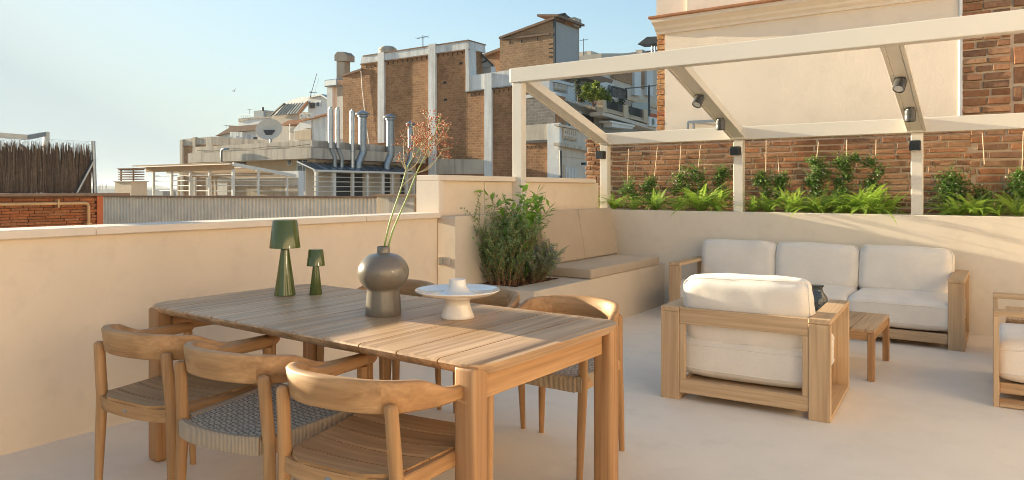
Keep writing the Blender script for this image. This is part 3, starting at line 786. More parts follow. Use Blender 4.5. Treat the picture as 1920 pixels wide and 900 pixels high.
branch('berry_branch', 'left branch of orange hips standing in the vase', [(130,848),(148,760),(165,690),(200,585),(235,480),(262,385),(300,310),(345,250),(370,170)],
       [[(262,385),(240,340),(225,320),(208,315)], [(262,385),(247,290),(250,180)], [(300,310),(310,210),(305,120)], [(255,395),(310,360),(350,290),(360,160)]], 60, (240,90,430,310), [(203,316),(215,322),(228,310),(238,330),(222,300),(196,218),(205,222),(234,172),(250,200),(256,150)])
branch('berry_branch', 'right branch of orange hips reaching highest out of the vase', [(155,848),(175,765),(200,700),(270,540),(325,400),(360,330),(400,250),(440,150),(470,60)],
       [[(235,480),(280,440),(320,405),(370,380),(425,335)], [(325,400),(400,370),(470,280),(510,180)], [(360,330),(440,240),(520,130)], [(400,250),(410,150),(400,100)]], 84, (350,30,555,320))
# few low berries on the left
# ---- cake stand
t = thing('cake_stand', 'white glazed pedestal dish with a raised centre ring on the table', 'dish', loc=(-1.985,2.458,.7505))
MB().lathe([(.072,0), (.074,.004), (.070,.016), (.056,.052), (.052,.072), (.060,.080), (.10,.090), (.155,.103), (.180,.114), (.186,.119), (.184,.123), (.176,.1215), (.15,.113), (.10,.106), (.075,.108), (.058,.113), (.046,.124), (.0385,.140), (.0365,.158), (.0365,.164), (.034,.167), (.030,.164), (.030,.12)], n=72, capt=True).build('dish', M['white_cer'], t, smooth=60)

# ---- lounge: sofa and armchairs share the same ring-shaped arms
def ring_arm(par, x0, x1, y0, y1, z1, th=.03):
    """flat boards forming an open rectangular loop in the y-z plane, x0..x1 wide"""
    for nm, a, b_, mt in (('arm_board', (x0,y0,z1-th), (x1,y1,z1), 'sofa_y'), ('foot_board', (x0,y0+th,0.004), (x1,y1-th,th), 'sofa_y'),
                          ('upright_board', (x0,y0,0), (x1,y0+th,z1-th-.0015), 'sofa_z'), ('upright_board', (x0,y1-th,0), (x1,y1,z1-th-.0015), 'sofa_z')):
        MB().box(a, b_, .003).build(nm, M[mt], par)
def lounge(name, W, seats, lb, cat, grp, loc, rz, seed=0):
    """front faces -y, back at +y, origin centre floor"""
    t = thing(name, lb, cat, grp, loc, rz); D = .83; z1 = .578; aw = .118; x = W/2
    ring_arm(t, -x, -x+aw, -D/2, D/2, z1); ring_arm(t, x-aw, x, -D/2, D/2, z1)
    i0 = -x+aw+.001; i1 = x-aw-.001
    MB().box((i0, D/2-.036, .475), (i1, D/2-.004, z1-.003), .003).build('back_rail', M['sofa_x'], t)
    MB().box((i0, D/2-.036, .045), (i1, D/2-.004, .13), .003).build('back_rail', M['sofa_x'], t)
    for a in (i0, i1-.032): MB().box((a, D/2-.035, .131), (a+.032, D/2-.005, .474), .002).build('back_stile', M['sofa_z'], t)
    MB().box((i0, -D/2+.004, .045), (i1, -D/2+.034, .125), .003).build('front_rail', M['sofa_x'], t)
    for a in (i0, i1-.03): MB().box((a, -D/2+.035, .06), (a+.03, D/2-.038, .125), .002).build('side_rail', M['sofa_y'], t)
    MB().box((i0+.03, -D/2+.036, .10), (i1-.03, D/2-.038, .118)).build('slat_base', M['sofa_x'], t)
    out = .035 if seats > 1 else .03
    sw = (W-2*aw+.01)/seats
    for k in range(seats):
        cx = -x+aw-.005+sw*(k+.5); ex = 0
        w = sw-.006
        if seats > 1 and k in (0, seats-1): w += out+.05; cx += (out+.05)/2*(-1 if k == 0 else 1)
        if seats == 1: w += 2*out
        def seamed(mb, nm):
            sm = mb.seams; o_ = mb.build(nm, M['linen'], t, smooth=True); pp_ = MB()
            for l_ in sm: pp_.tube(l_, .0042, 5, cap=False)
            pp_.build('piping', M['linen'], o_, smooth=True)
        seamed(MB().grid_cushion(w, D-.09, .245, .05, .018, 18, .01, .0022, seed+k, M=Matrix.Translation((cx, -.035 if 1 else 0, .262))), 'seat_cushion')
        mm = Matrix.Translation((-x+aw-.005+sw*(k+.5), D/2-.155, .560)) @ Matrix.Rotation(R(-9), 4, 'X') @ Matrix.Rotation(R(random.uniform(-1.5,1.5)), 4, 'Y') @ Matrix.Rotation(R(90), 4, 'X')
        seamed(MB().grid_cushion(sw-.012, .43, .17, .055, .03, 22, .03, .0035, seed+k+20, M=mm, seam=(-.72,.72)), 'back_cushion')
    return t
random.seed(5)
lounge('sofa', 2.52, 3, 'three seat teak sofa with cream cushions against the planter wall', 'sofa', None, (-1.55, 7.26, 0), R(0), 1)
lounge('lounge_chair', .99, 1, 'teak lounge chair with cream cushions seen from behind, facing the sofa', 'armchair', 'teak lounge chairs', (-1.335, 4.715, 0), R(180+3), 8)
lounge('lounge_chair', .96, 1, 'teak lounge chair with cream cushions cut off by the right edge', 'armchair', 'teak lounge chairs', (.33, 5.71, 0), R(-90+1), 14)
def coffee(lb, loc, W, D, Hh):
    t = thing('coffee_table', lb, 'coffee table', 'low teak tables', loc)
    b = MB(); n = 5; w = W/n
    for i in range(n): b.box((-W/2+i*w+.0015, -D/2, Hh-.022), (-W/2+(i+1)*w-.0015, D/2, Hh), .002)
    b.build('tabletop', M['table_y'], t)
    for sx in (-1,1):
        for sy in (-1,1): MB().box((sx*W/2, sy*D/2, 0), (sx*(W/2-.045), sy*(D/2-.045), Hh-.023), .006, 2).build('leg', M['table_z'], t)
        MB().box((sx*(W/2-.006), -D/2+.046, Hh-.075), (sx*(W/2-.03), D/2-.046, Hh-.024)).build('apron', M['teak_y'], t)
    for sy in (-1,1): MB().box((-W/2+.046, sy*(D/2-.006), Hh-.075), (W/2-.046, sy*(D/2-.03), Hh-.024)).build('apron', M['teak_x'], t)
coffee('low teak coffee table between the lounge chair and the sofa', (-1.13, 5.80, 0), .76, .76, .352)
coffee('low slatted teak side table behind the cut off lounge chair', (.36, 6.82, 0), .76, .70, .352)
gv = att(1532, 588, 1); 
gp = onz(1530, 592, .353)
t = thing('glass_vase', 'small smoked glass bottle vase on the coffee table', 'vase', loc=(-1.22, 5.93, .353))
MB().lathe([(.07,0), (.078,.01), (.08,.09), (.072,.13), (.045,.165), (.038,.19), (.05,.215), (.047,.213), (.034,.19), (.041,.165), (.068,.13), (.076,.09), (.074,.014)], n=36, capt=True).build('body', M['smoke'], t, smooth=50)
# ================================================================ PLANTS
def rnd(a): return random.uniform(-a, a)
def fern(loc, Ln, n, lb, seed, bright=1.0):
    random.seed(seed)
    b = MB()
    for i in range(n):
        az = random.random()*2*math.pi; d = Vector((math.cos(az), math.sin(az)*.75, 0))
        L = Ln*random.uniform(.7,1.2); up = random.uniform(.5,1.7)
        p = Vector((rnd(.03), rnd(.02), 0)); v = (d*1.0+Vector((0,0,up*1.6))).normalized()
        steps = 22; st = L/steps; side = d.cross(Vector((0,0,1))).normalized()
        droop = random.uniform(.03,.10)
        tw = rnd(.3)
        pts = [p.copy()]
        for k in range(steps):
            v = (v+Vector((0,0,-droop))+d*.01).normalized(); p = p+v*st; pts.append(p.copy())
            f = k/steps
            if k < 2: continue
            ll = .034*(math.sin(math.pi*min(1,(f*.93+.14)))**.7)*random.uniform(.8,1.1)*Ln/.3
            nrm = side.cross(v); 
            for s in (-1, 1):
                dd = (side*s+v*.35+nrm*(.15+tw*s)).normalized()
                b.leaf(p, dd, nrm, ll, st*.62, .2)
        b.tube(pts, [.0018]*len(pts), 3, cap=False)
    o = b.build('fern', M['fern'], loc=loc)
    return tag(o, lb, 'fern', 'ferns in the planter')
YPf = 7.95
FN = [(1150,.27,20,'darker fern at the left end of the planter next to the corner post'),
      (1228,.26,18,'upright fern second from the left end of the planter'),
      (1315,.36,26,'large bright fern just left of the middle planter post'),
      (1268,.20,12,'small shaded fern tucked between two bigger ferns left of the middle post'),
      (1440,.26,17,'low spreading fern just right of the middle planter post'),
      (1484,.28,18,'fern with upright fronds beneath the first climber right of the middle post'),
      (1538,.30,20,'fern in the middle of the row between the two right posts'),
      (1575,.22,14,'short fern squeezed beside the brightest fern'),
      (1622,.34,26,'brightest large fern left of the right planter post'),
      (1662,.24,14,'thin small fern nearest the left of the right planter post'),
      (1795,.22,16,'low fern right of the right planter post'),
      (1828,.28,18,'upright fern under the bushy climber right of the right post'),
      (1868,.18,10,'tiny fern seedling between climbers at the right end'),
      (1908,.28,18,'fern cut by the right edge of the picture'),
      (1188,.20,12,'small shaded fern between the corner fern and the upright fern'),
      (1345,.24,14,'low fern touching the middle planter post from the left'),
      (1412,.22,14,'bright fern spilling right beside the middle planter post'),
      (1512,.24,15,'low bright fern below the tall climber with the full crown'),
      (1598,.26,16,'dense fern directly left of the brightest fern'),
      (1640,.26,16,'feathery fern directly right of the brightest fern'),
      (1846,.20,12,'short fern below the low dark climber'),
      (1776,.18,10,'tiny fern at the foot of the dense dark climber')]
for i, (pxx, L, n, lb) in enumerate(FN):
    q = ony(pxx, 400, YPf-.02+rnd(.03)); fern((q.x, q.y, 1.055), L*1.18, int(n*2.2), lb, 100+i)
fern((.6, 7.97, 1.035), .3, 18, 'fern in the planter beyond the right edge', 130)
# climbers
def climber(spots, lb, seed, Y=8.28, fl=.08, dens=1.0):
    """spots: list of (px, py, radius in px) leaf clumps"""
    random.seed(seed)
    c0 = ony(spots[0][0], spots[0][1], Y); base = Vector((ony(spots[-1][0], 395, Y).x, Y-.02, 1.035))
    t = thing('climbing_plant', lb, 'climbing plant', 'climbers on the brick wall', loc=base)
    st = MB(); lf = MB(); fw = MB()
    pts = [Vector((0,0,0))]
    for px_, py_, r_ in spots[::-1]:
        q = ony(px_, py_, Y)-base; pts.append(q)
    pl = hermite(pts, 5); pl = [p+Vector((rnd(.01), rnd(.01), 0)) for p in pl]
    st.tube(pl, .003, 5)
    for px_, py_, r_ in spots:
        c = ony(px_, py_, Y)-base; r = r_*8.3/F
        for k in range(int(22*r_*dens)):
            u = Vector((random.gauss(0,.5), random.gauss(0,.4), random.gauss(0,.5)))
            p = c+Vector((u.x*r, u.y*r*.6-.02, u.z*r)); p.y = min(p.y, .10)
            dd = Vector((rnd(1), -.6+rnd(.8), rnd(.8)+.1)); L = random.uniform(.018,.038)
            lf.leaf(p, dd, Vector((rnd(.5), -.3, 1)), L, L*.62, .25)
            if random.random() < .08: st.tube([p, c.lerp(p,.4)], .0012, 3)
        for k in range(3):   # stray shoots
            dd = Vector((rnd(1), -.3, rnd(.9))).normalized(); q = c.copy()
            sh = [q.copy()]
            for j in range(7):
                q = q+dd*r*.28+Vector((0,0,rnd(.008))); sh.append(q.copy())
                if q.y < .12:
                    for s in (-1,1): lf.leaf(q, Vector((rnd(1), -.5, s*.7)), Vector((0,-.5,1)), .022, .013)
            st.tube(sh, .001, 3)
    st.build('stem', M['stemb'], t); lf.build('leaves', M['climb'], t); 
    if len(fw.bm.verts): fw.build('flowers', M['flower'], t)
climber([(1183,352,15),(1190,368,13),(1172,360,8)], 'small climber at the left end of the brick wall', 1)
climber([(1222,342,12),(1212,352,12),(1226,360,14),(1220,372,12)], 'round leafy climber with pale new leaves, second from the left', 2, fl=.22)
climber([(1300,325,16),(1276,334,14),(1315,338,14),(1288,350,16),(1270,356,12),(1318,355,12),(1296,364,14)], 'widest arching climber spreading left of the middle post', 3, fl=.14)
climber([(1356,322,12),(1350,335,11),(1362,328,9),(1352,350,11),(1358,364,10)], 'slender climber directly left of the middle post', 4)
climber([(1429,330,9),(1436,342,13),(1424,340,9),(1438,362,11),(1436,372,9)], 'slim climber directly right of the middle post', 5)
climber([(1462,338,12),(1470,334,9),(1460,350,13),(1464,366,11)], 'short bushy climber second right of the middle post', 6)
climber([(1526,303,9),(1535,314,14),(1545,325,14),(1528,332,12),(1534,345,13),(1520,342,8),(1530,362,13)], 'tall climber with full crown in the centre of the middle bay', 7, fl=.1)
climber([(1588,303,14),(1575,306,9),(1606,298,8),(1584,320,10),(1590,332,10),(1572,342,9),(1580,360,13),(1576,370,13)], 'tall climber with a bare cane in its middle', 8)
climber([(1634,303,11),(1646,322,11),(1636,343,13),(1630,352,12),(1642,366,11)], 'tall gappy climber left of the right post', 9)
climber([(1782,338,18),(1792,348,18),(1776,355,16),(1800,365,15),(1786,372,14)], 'dense dark climber right of the right post', 10, fl=.02, dens=1.3)
climber([(1838,362,12),(1846,374,12),(1832,378,11)], 'low dark climber beside the dense one', 11, fl=.0)
climber([(1912,330,12),(1906,352,16),(1916,362,18),(1908,376,14)], 'dense climber cut by the right edge of the picture', 12, fl=.03, dens=1.3)
# training cords
for i, (a, b_, c_, d_) in enumerate([(1179,279,1176,352),(1233,275,1227,335),(1277,273,1274,325),(1314,272,1309,318),(1437,262,1436,330),(1458,289,1462,336),(1535,266,1530,310),(1588,262,1585,368),(1643,262,1641,345),(1842,250,1846,308),(1919,246,1916,330)]):
    p0 = ony(a, b_, 8.33); p1 = ony(c_, d_, 8.30)
    words = ['far left','second from the left','third from the left','left of the middle post','tallest right of the middle post','short leaning','above the full climber','running down to the bare cane','left of the right post','right of the right post','at the right edge']
    MB().tube([p0, p1], .005, 6).build('cane', M['cord'])
    tag(bpy.context.scene.collection.objects[-1], 'thin pale support cane on the brick wall, '+words[i], 'plant cane', 'canes on the brick wall')

# shrubs in the bed
def bush(name, lb, loc, nst, Hh, spread, lmat, Ll, Lw, dens, seed, lean=(0,0), fl=None, flp=0, upright=1.0, r0=.05, side=3, nm='shrub'):
    random.seed(seed); t = thing(name, lb, 'shrub', None, loc)
    st = MB(); lf = MB(); fw = MB()
    def shoot(p, v, L, w, depth):
        n = max(4, int(L/.035)); pts = [p.copy()]; q = p.copy(); vv = v.copy()
        for k in range(n):
            vv = (vv+Vector((rnd(.13), rnd(.13), .05*upright))).normalized(); q = q+vv*L/n; pts.append(q.copy())
            if q.z < .02: q.z = .02
            f = (k+1)/n
            if f > (.13 if depth == 0 else .05):
                for m_ in range(dens):
                    a = random.random()*6.28; e = vv.orthogonal().normalized(); e = Matrix.Rotation(a, 3, vv) @ e
                    dd = (e*1.0+vv*random.uniform(.35,.9)).normalized(); pp = q-vv*random.random()*L/n
                    tgt = lf; l_ = Ll*random.uniform(.65,1.15)
                    if fl and random.random() < flp and f > .5: fw.leaf(pp, dd, Vector((0,0,1)), l_*.55, Lw*1.2, .3)
                    else: lf.leaf(pp, dd, Vector((rnd(.4), rnd(.4), 1)), l_, Lw*random.uniform(.8,1.15), .2)
            if depth == 0 and k > n*.22 and random.random() < side/n*1.6:
                a = random.random()*6.28; e = Matrix.Rotation(a, 3, vv) @ vv.orthogonal().normalized()
                shoot(q.copy(), (vv+e*.75).normalized(), L*random.uniform(.22,.42), w*.5, 1)
        st.tube(pts, [w*(1-.75*i/n) for i in range(n+1)], 5)
    for i in range(nst):
        a = random.random()*6.28; rr = r0*math.sqrt(random.random())
        p = Vector((rr*math.cos(a), rr*math.sin(a), 0)); sp = spread*random.uniform(.1,1)
        v = Vector((math.cos(a)*sp+lean[0], math.sin(a)*sp+lean[1], 1)).normalized()
        shoot(p, v, Hh*random.uniform(.55,1.0), .0045, 0)
    st.build('stems', M['stemb'], t); lf.build('foliage', M[lmat], t)
    if fl and len(fw.bm.verts): fw.build('flowers', M[fl], t)
    return t
bush('myrtle_shrub', 'tall fine leaved shrub with reddish stems on the left of the bed', (-3.73,5.27,.455), 44, .68, .50, 'myrtle', .029, .014, 5, 31, side=7, r0=.13)
bush('laurel_shrub', 'laurel with large glossy bright green leaves behind the finer shrub', (-3.72,5.50,.455), 13, .72, .36, 'laurel', .105, .056, 2, 32, side=3)
bush('rosemary_bush', 'low rounded shrub with lilac flowers at the bench end of the bed', (-3.64,5.56,.455), 75, .36, 1.15, 'rosem', .024, .010, 7, 33, fl='lilac', flp=.38, side=6, r0=.13)
# ================================================================ THE CITY AROUND
random.seed(77)
tag(MB().box((-4500,-4000,-19.6), (4500,5200,-19)).build('ground', M['ground']), kind='structure')
ZG = -19
# ---- left neighbour roof: brick wall with coping, pipe, red pier
XL = -13.0
t = thing('neighbour_brick_wall', 'orange brick wall with stone coping and ochre pipe, left behind the parapet', 'wall')
yA, yB_ = -9.0, onx(181, 365, XL).y
zt = onx(100, 368, XL).z
MB().box((XL-.04, yA, ZG), (XL-.35, yB_, zt)).build('mortar', M['mortar_d'], t)
b = MB(); courses(b, 1.5, yB_, .2, zt-.02, XL, (.20,.30), .040, .009, .08, .006, axis='y', jit=.002); b.build('bricks', M['lbrick'], t)
MB().box((XL+.06, yA, zt+.002), (XL-.42, yB_+.55, zt+.05), .006).build('coping', M['roofbrown'], t)
MB().box((XL+.02, yB_+.002, ZG), (XL-.35, yB_+.10, zt-.002)).build('end_pier', M['redp'], t)
zp = onx(80, 382, XL+.08).z; ye = onx(166, 382, XL+.08).y
b = MB(); b.tube([(XL+.08,yA,zp-.01),(XL+.08,ye-.06,zp),(XL+.08,ye-.02,zp-.01),(XL+.08,ye,zp-.05),(XL+.08,ye,.2)], .026, 10)
b.build('pipe', M['copper'], t, smooth=True)
for pxx in (104,):
    yy = onx(pxx, 385, XL).y; MB().box((XL+.12, yy-.012, zp-.07), (XL+.0, yy+.012, zp+.07)).build('pipe_clip', M['copper'], t)
MB().box((XL+.12, ye-.04, zp-.36), (XL+.0, ye+.04, zp-.34)).build('pipe_clip', M['copper'], t)
tag(MB().box((XL-.36, -9, ZG), (-24, 6.1, zt-.35)).build('neighbour_building', M['creamwall']), 'low neighbour building body behind the orange brick wall', 'building')
# reed fence
t = thing('reed_fence', 'dried heather screen fence standing on the orange brick wall', 'fence')
XR_ = XL-.20; z0 = zt+.05; yR = onx(170, 350, XR_).y
b = MB(); random.seed(9)
for i in range(9500):
    y = random.uniform(-5, yR); hgt = random.uniform(.70,.86) if random.random() < .6 else random.uniform(.4,.76)
    x = XR_+random.uniform(-.025,.025); 
    p = Vector((x, y, z0+random.uniform(0,.02))); e = p+Vector((rnd(.01), rnd(.03), hgt)); w = random.uniform(.003,.009)
    m_ = p.lerp(e,.5)+Vector((rnd(.008), rnd(.01), 0))
    for q0, q1, wa, wb2 in ((p, m_, w, w), (m_, e, w, w*.3)):
        b.quad(q0+Vector((0,-wa,0)), q0+Vector((0,wa,0)), q1+Vector((0,wb2,0)), q1+Vector((0,-wb2,0)))
b.build('reeds', M['reed'], t)
b = MB()
for k in range(60):   # wire net above the reeds
    y = yR+.12-k*.11; b.tube([(XR_-.03,y,z0),(XR_-.03,y+.0,z0+.84),(XR_-.03,y-.055,z0+.89)], .0022, 3); b.tube([(XR_-.03,y-.11,z0+.84),(XR_-.03,y-.055,z0+.89)], .0022, 3)
for zz in (.3,.6,.9): b.tube([(XR_-.03,-5,z0+zz),(XR_-.03,yR+.15,z0+zz)], .002, 3)
b.build('wire_net', M['galv'], t)
yp = onx(178, 360, XR_+.03).y
MB().tube([(XR_+.03,yp,z0),(XR_+.03,yp-.03,z0+.91)], .035, 8).build('post', M['galv'], t, smooth=40)
q0 = onx(143, 360, XR_+.08); q1 = onx(176, 300, XR_+.06)
MB().bar((q0.x,q0.y,z0), q1, .05, .03).build('brace', M['galv'], t)
# sail shade frame behind
t = thing('shade_frame', 'steel frame with wavy beige canvas shade behind the reed fence', 'awning')
XS = -16.0
zz = onx(0, 252, XS).z; a = onx(-60, 250, XS); c = onx(50, 254, XS); d = onx(86, 250, XS-.0)
MB().bar((XS,a.y,zz), (XS,c.y,zz-.03), .08, .10).build('beam', M['galv'], t)
e2 = onx(86, 251, XS-.3)
MB().bar((XS,c.y,zz-.03), e2, .07, .09).build('beam', M['galv'], t)
MB().box((e2.x-.05, e2.y-.05, -.5), (e2.x+.05, e2.y+.05, e2.z+.04)).build('post', M['galv'], t)
b = MB(); rows = []
yv0 = onx(-60, 270, XS).y; yv1 = onx(64, 270, XS).y; nn = 60
for i in range(nn+1):
    y = yv0+(yv1-yv0)*i/nn; ph = (i/nn)*4*math.pi*1.0; sag = -.05-.30*abs(math.sin(ph+.2))
    rows.append([b.bm.verts.new((XS-.6+.4*j, y, zz-.06+sag-.30*j*0.45)) for j in range(3)])
for i in range(nn):
    for j in range(2): b.bm.faces.new((rows[i][j], rows[i+1][j], rows[i+1][j+1], rows[i][j+1]))
b.build('canvas', M['canvas'], t, smooth=True)
# unseen chimney added out of the frame to shade a band of the table
t = thing('shading_chimney', 'unseen chimney stack added on the left neighbour roof to shade the table', 'chimney')
MB().box((-13.6,1.52,.8), (-13.15,1.92,3.05)).build('stack', M['creamwall'], t); MB().box((-13.68,1.48,3.05), (-13.07,1.96,3.10)).build('cap', M['oldconc'], t)

# ---- corrugated metal fence
t = thing('corrugated_fence', 'long pale corrugated metal fence with brown capping beyond the parapet', 'fence')
A_ = att(140, 367, 19.5); B_ = att(704, 368, 16.9); A_.z = B_.z = 1.10
dv = (B_-A_); L = dv.length; dv.normalize(); nv = Vector((dv.y, -dv.x, 0))
b = MB(); prev = None; s = 0; prof = []
while s < L:
    for ds, o in ((0,0),(.062,0),(.070,.032),(.092,.032),(.100,0)):
        prof.append(A_+dv*(s+ds)+nv*o)
    s += .102
for i in range(len(prof)-1):
    p, q = prof[i], prof[i+1]
    b.quad((p.x,p.y,-1.2),(q.x,q.y,-1.2),(q.x,q.y,1.10),(p.x,p.y,1.10))
b.build('panel', M['wpanel'], t)
MB().bar(A_+Vector((0,0,.025)), B_+Vector((0,0,.025)), .16, .05).build('capping', M['roofbrown'], t)
# pillars right of it
t = thing('garden_pier', 'stained rendered pier and brick stub at the right end of the metal fence', 'pier')
Yp = B_.y+.1
MB().ry(704, 776, 366, 470, Yp, .4).build('pier', M['oldconc'], t)
MB().ry(700, 782, 364, 368, Yp-.05, .5).build('capping', M['roofbrown'], t)
MB().ry(776.5, 800, 372, 470, Yp+.05, .4).build('brick_stub', M['fbrick2'], t)
t = tag(MB().box((-26,12.2,ZG), (B_.x+2, 13.2, .2)).build('rear_building', M['oldconc']), 'building body under the metal fence', 'building')

# ---- slatted canopy with white railing
t = thing('roof_canopy', 'slatted timber and metal canopy with white railing on the neighbour roof', 'canopy')
cz = 2.02; X0, Y0 = -17.7, 12.7
def cp(px_, py_, Y): return ony(px_, py_, Y)
c0 = ony(437, 306, 12.7); cl = ony(268, 312, 12.7); ztop = c0.z
xr_ = c0.x; yk = onx(552, 330, xr_).y; zk = onx(552, 330, xr_).z
MB().bar((cl.x+.25,12.7,ztop-.10), (xr_,12.7,ztop-.10), .08, .20).build('fascia', M['rwood'], t)
MB().bar((xr_+.05,12.66,ztop-.03), (xr_+.05,yk,zk), .06, .10).build('side_fascia', M['whitem'], t)
MB().bar((xr_-3.4,12.7,ztop-.10), (xr_-3.4,yk,zk-.1), .06, .10).build('side_fascia', M['whitem'], t)
n = 13
for i in range(n):
    f = i/(n-1); yy = 12.45+(yk-12.45)*f; zz = ztop+(zk-ztop)*f
    MB().box((cl.x-.1, yy-.075, zz-.01), (xr_+.0, yy+.075, zz+.018)).build('roof_slat', M['whitem'] if i%3 == 1 else M['rwood'], t)
for f in (.33,.66): 
    yy = 12.7+(yk-12.7)*f; zz = ztop+(zk-ztop)*f-.07
    MB().bar((cl.x+.2,yy,zz), (xr_-.02,yy,zz), .06, .09).build('beam', M['tanwall'], t)
posts = [(ony(288+0,330,12.7).x,12.7),(ony(322,330,12.7).x,12.7),(ony(357,330,12.7).x,12.7),(ony(393,330,12.7).x,12.7),(xr_,12.7)]
for x, y in posts: MB().box((x-.035,y-.035,.2), (x+.035,y+.035,ztop-.18)).build('post', M['whitem'], t)
for pxx in (484,538):
    q = onx(pxx, 340, xr_); f = (q.y-12.7)/(yk-12.7)
    MB().box((xr_-.03,q.y-.03,.2), (xr_+.03,q.y+.03,ztop+(zk-ztop)*f-.08)).build('post', M['whitem'], t)
for pxx in (335,398,405): 
    q = ony(pxx, 340, 14.2); MB().box((q.x-.035,14.17,.2), (q.x+.035,14.23,1.75)).build('post', M['tanwall'], t)
for zz in (1.26,1.42,1.58,1.74,1.90):
    MB().tube([(posts[0][0],12.7,zz),(xr_,12.7,zz)], .016, 6).build('rail', M['whitem'], t)
    if zz < 1.85: MB().tube([(xr_,12.7,zz),(xr_,yk,zz)], .011, 6).build('rail', M['whitem'], t)
t = thing('roof_parapet', 'low white parapet with rusty top behind the white railing', 'wall')
MB().box((-22.8,15.0,.2), (-18.6,15.2,1.9)).build('wall', M['whitewall'], t)
MB().box((-22.8,14.97,.9), (-18.6,14.999,1.45)).build('stain_band', M['oldconc'], t)
MB().ry(400,426, 337, 366, 14.9, .2).build('low_wall', M['whitewall'], t)
t = thing('roof_box', 'small grey box unit on the roof below the canopy', 'box')
MB().ry(275, 305, 357, 367, 14.4, .5).build('body', M['greywall'], t); MB().ry(258, 276, 360, 367, 14.4, .5).build('grille', M['anthr'], t)

# ---- chimney left
t = thing('chimney', 'square beige chimney with slatted clay cap in front of the open sky', 'chimney')
q = ony(231, 345, 10.8)
MB().ry(215.5, 246.5, 340.5, 372, 10.6, .45, .005).build('stack', M['tanwall'], t)
a = ony(215,340,10.6); e = ony(247,340,10.6)
MB().box((a.x-.02,10.57,a.z-.02), (e.x+.02,11.08,a.z+.01)).build('slab', M['oldconc'], t)
for k in range(5):
    z = a.z+.045+k*.068; b = MB(); b.box((a.x+.08,10.66,z), (e.x-.07,10.69,z+.03)); b.box((a.x+.08,10.97,z), (e.x-.07,11.0,z+.03)); b.box((a.x+.08,10.69,z), (a.x+.11,10.97,z+.03)); b.box((e.x-.10,10.69,z), (e.x-.07,10.97,z+.03)); b.build('cap_slat', M['roofbrown'], t)
MB().box((a.x+.06,10.64,a.z+.35), (e.x-.05,11.02,a.z+.375)).build('cap_top', M['roofbrown'], t)
for xx in (a.x+.12, e.x-.14):
    MB().box((xx,10.695,a.z+.01), (xx+.03,10.73,a.z+.345)).build('cap_post', M['terrac'], t)

# ---- roof building with the wide concrete eaves
XD = -20.0
cy = onx(585, 262, XD).y
t = thing('roof_house', 'flat roofed penthouse with stained concrete parapet bands and beige walls', 'building')
zt1 = onx(587,263,XD).z; zt2 = onx(587,276,XD).z; zt3 = onx(587,297,XD+.3).z
xl1 = ony(366, 290, cy).x
MB().box((XD,cy,zt2), (xl1,cy+5.9,zt1)).build('parapet', M['oldconc'], t)
xl2 = ony(352,300,cy-.3).x
MB().box((XD+.3,cy-.3,zt3), (xl2,cy+5.6,zt2-.03)).build('eave', M['oldconc'], t)
MB().box((XD-.02,cy+.02,zt2-.03), (xl1+.1,cy+5.5,zt2)).build('painted_shadow_gap', M['dark'], t)  # near-black strip stands in for the shade between parapet and eave
MB().box((XD-.15,cy+.45,ZG), (xl1+.3,cy+5.5,zt3)).build('wall', M['tanwall'], t)
MB().box((XD-.13,cy+.30,ZG), (XD-.55,cy+.9,zt3-.001)).build('corner_pillar', M['creamwall'], t)
Yw = cy+.43
MB().ry(537.5, 546.5, 298, 310, Yw, .05).build('window_frame', M['whitem'], t); MB().ry(539, 545.5, 299.5, 308.5, Yw-.01, .02).build('window', M['dkglass'], t)
MB().ry(556, 577, 298, 366, Yw-.02, .06).build('door', M['whitewall'], t)
for a, c in ((558,565.5),(568,575.5)):
    MB().ry(a, c, 299, 308, Yw-.03, .02).build('window', M['dkglass'], t)
    MB().ry(a, c, 311, 320, Yw-.03, .02).build('window', M['dkglass'], t)
MB().ry(445, 459, 303, 366, Yw-.02, .05).build('dark_window', M['dkglass'], t)
MB().ry(401, 413, 350, 366, Yw-.02, .05).build('dark_window', M['dkglass'], t)
MB().ry(508, 526, 332, 366, Yw-.02, .05).build('shutter', M['bluewin'], t)
MB().ry(430, 490, 300, 304, Yw-.3, .3).build('awning_box', M['creamwall'], t)
MB().rx(604, 775, 298, 318, XD-.14, .02).build('upper_wall', M['creamwall'], t)
q = ony(416, 285, cy-.4)
MB().tube([(q.x,cy-.42,1.9),(q.x,cy-.42,q.z+.04),(q.x+.08,cy-.42,q.z+.10),(q.x+.45,cy-.42,q.z+.10)], .045, 8).build('vent_pipe', M['galv'], t, smooth=True)
# glazed lean-to with railing on the right face
t = thing('glazed_leanto', 'glass lean-to roof over a white railed gallery below the metal flues', 'canopy')
ya = onx(590, 330, XD+.5).y; 
P = [onx(588,318,XD+.75), onx(772,336,XD+.75), onx(772,318,XD-.1), onx(606,315,XD-.1)]
y0_, y1_ = P[0].y, P[1].y
za = onx(588,320,XD+.75).z; zb_ = onx(612,316,XD-.1).z+.06
MB().prism([(XD+.8,y0_,za),(XD+.8,y1_,za),(XD-.12,y1_,zb_+.12),(XD-.12,y0_,zb_+.12)], (0,0,.03)).build('glass_roof', M['glassroof'], t)
for k in range(9):
    y = y0_+(y1_-y0_)*k/8; MB().bar((XD+.82,y,za+.03), (XD-.1,y,zb_+.15), .035, .04).build('glazing_bar', M['galv'], t)
MB().bar((XD+.82,y0_-.05,za), (XD+.82,y1_,za), .05, .07).build('gutter', M['whitem'], t)
for pxx, w in ((593,.05),(626,.06),(661,.04),(688,.035),(717,.06),(735,.035),(762,.05),(775,.03)):
    y = onx(pxx,345,XD+.7).y; MB().box((XD+.65,y-w,.4), (XD+.75,y+w,za)).build('post', M['whitem'], t)
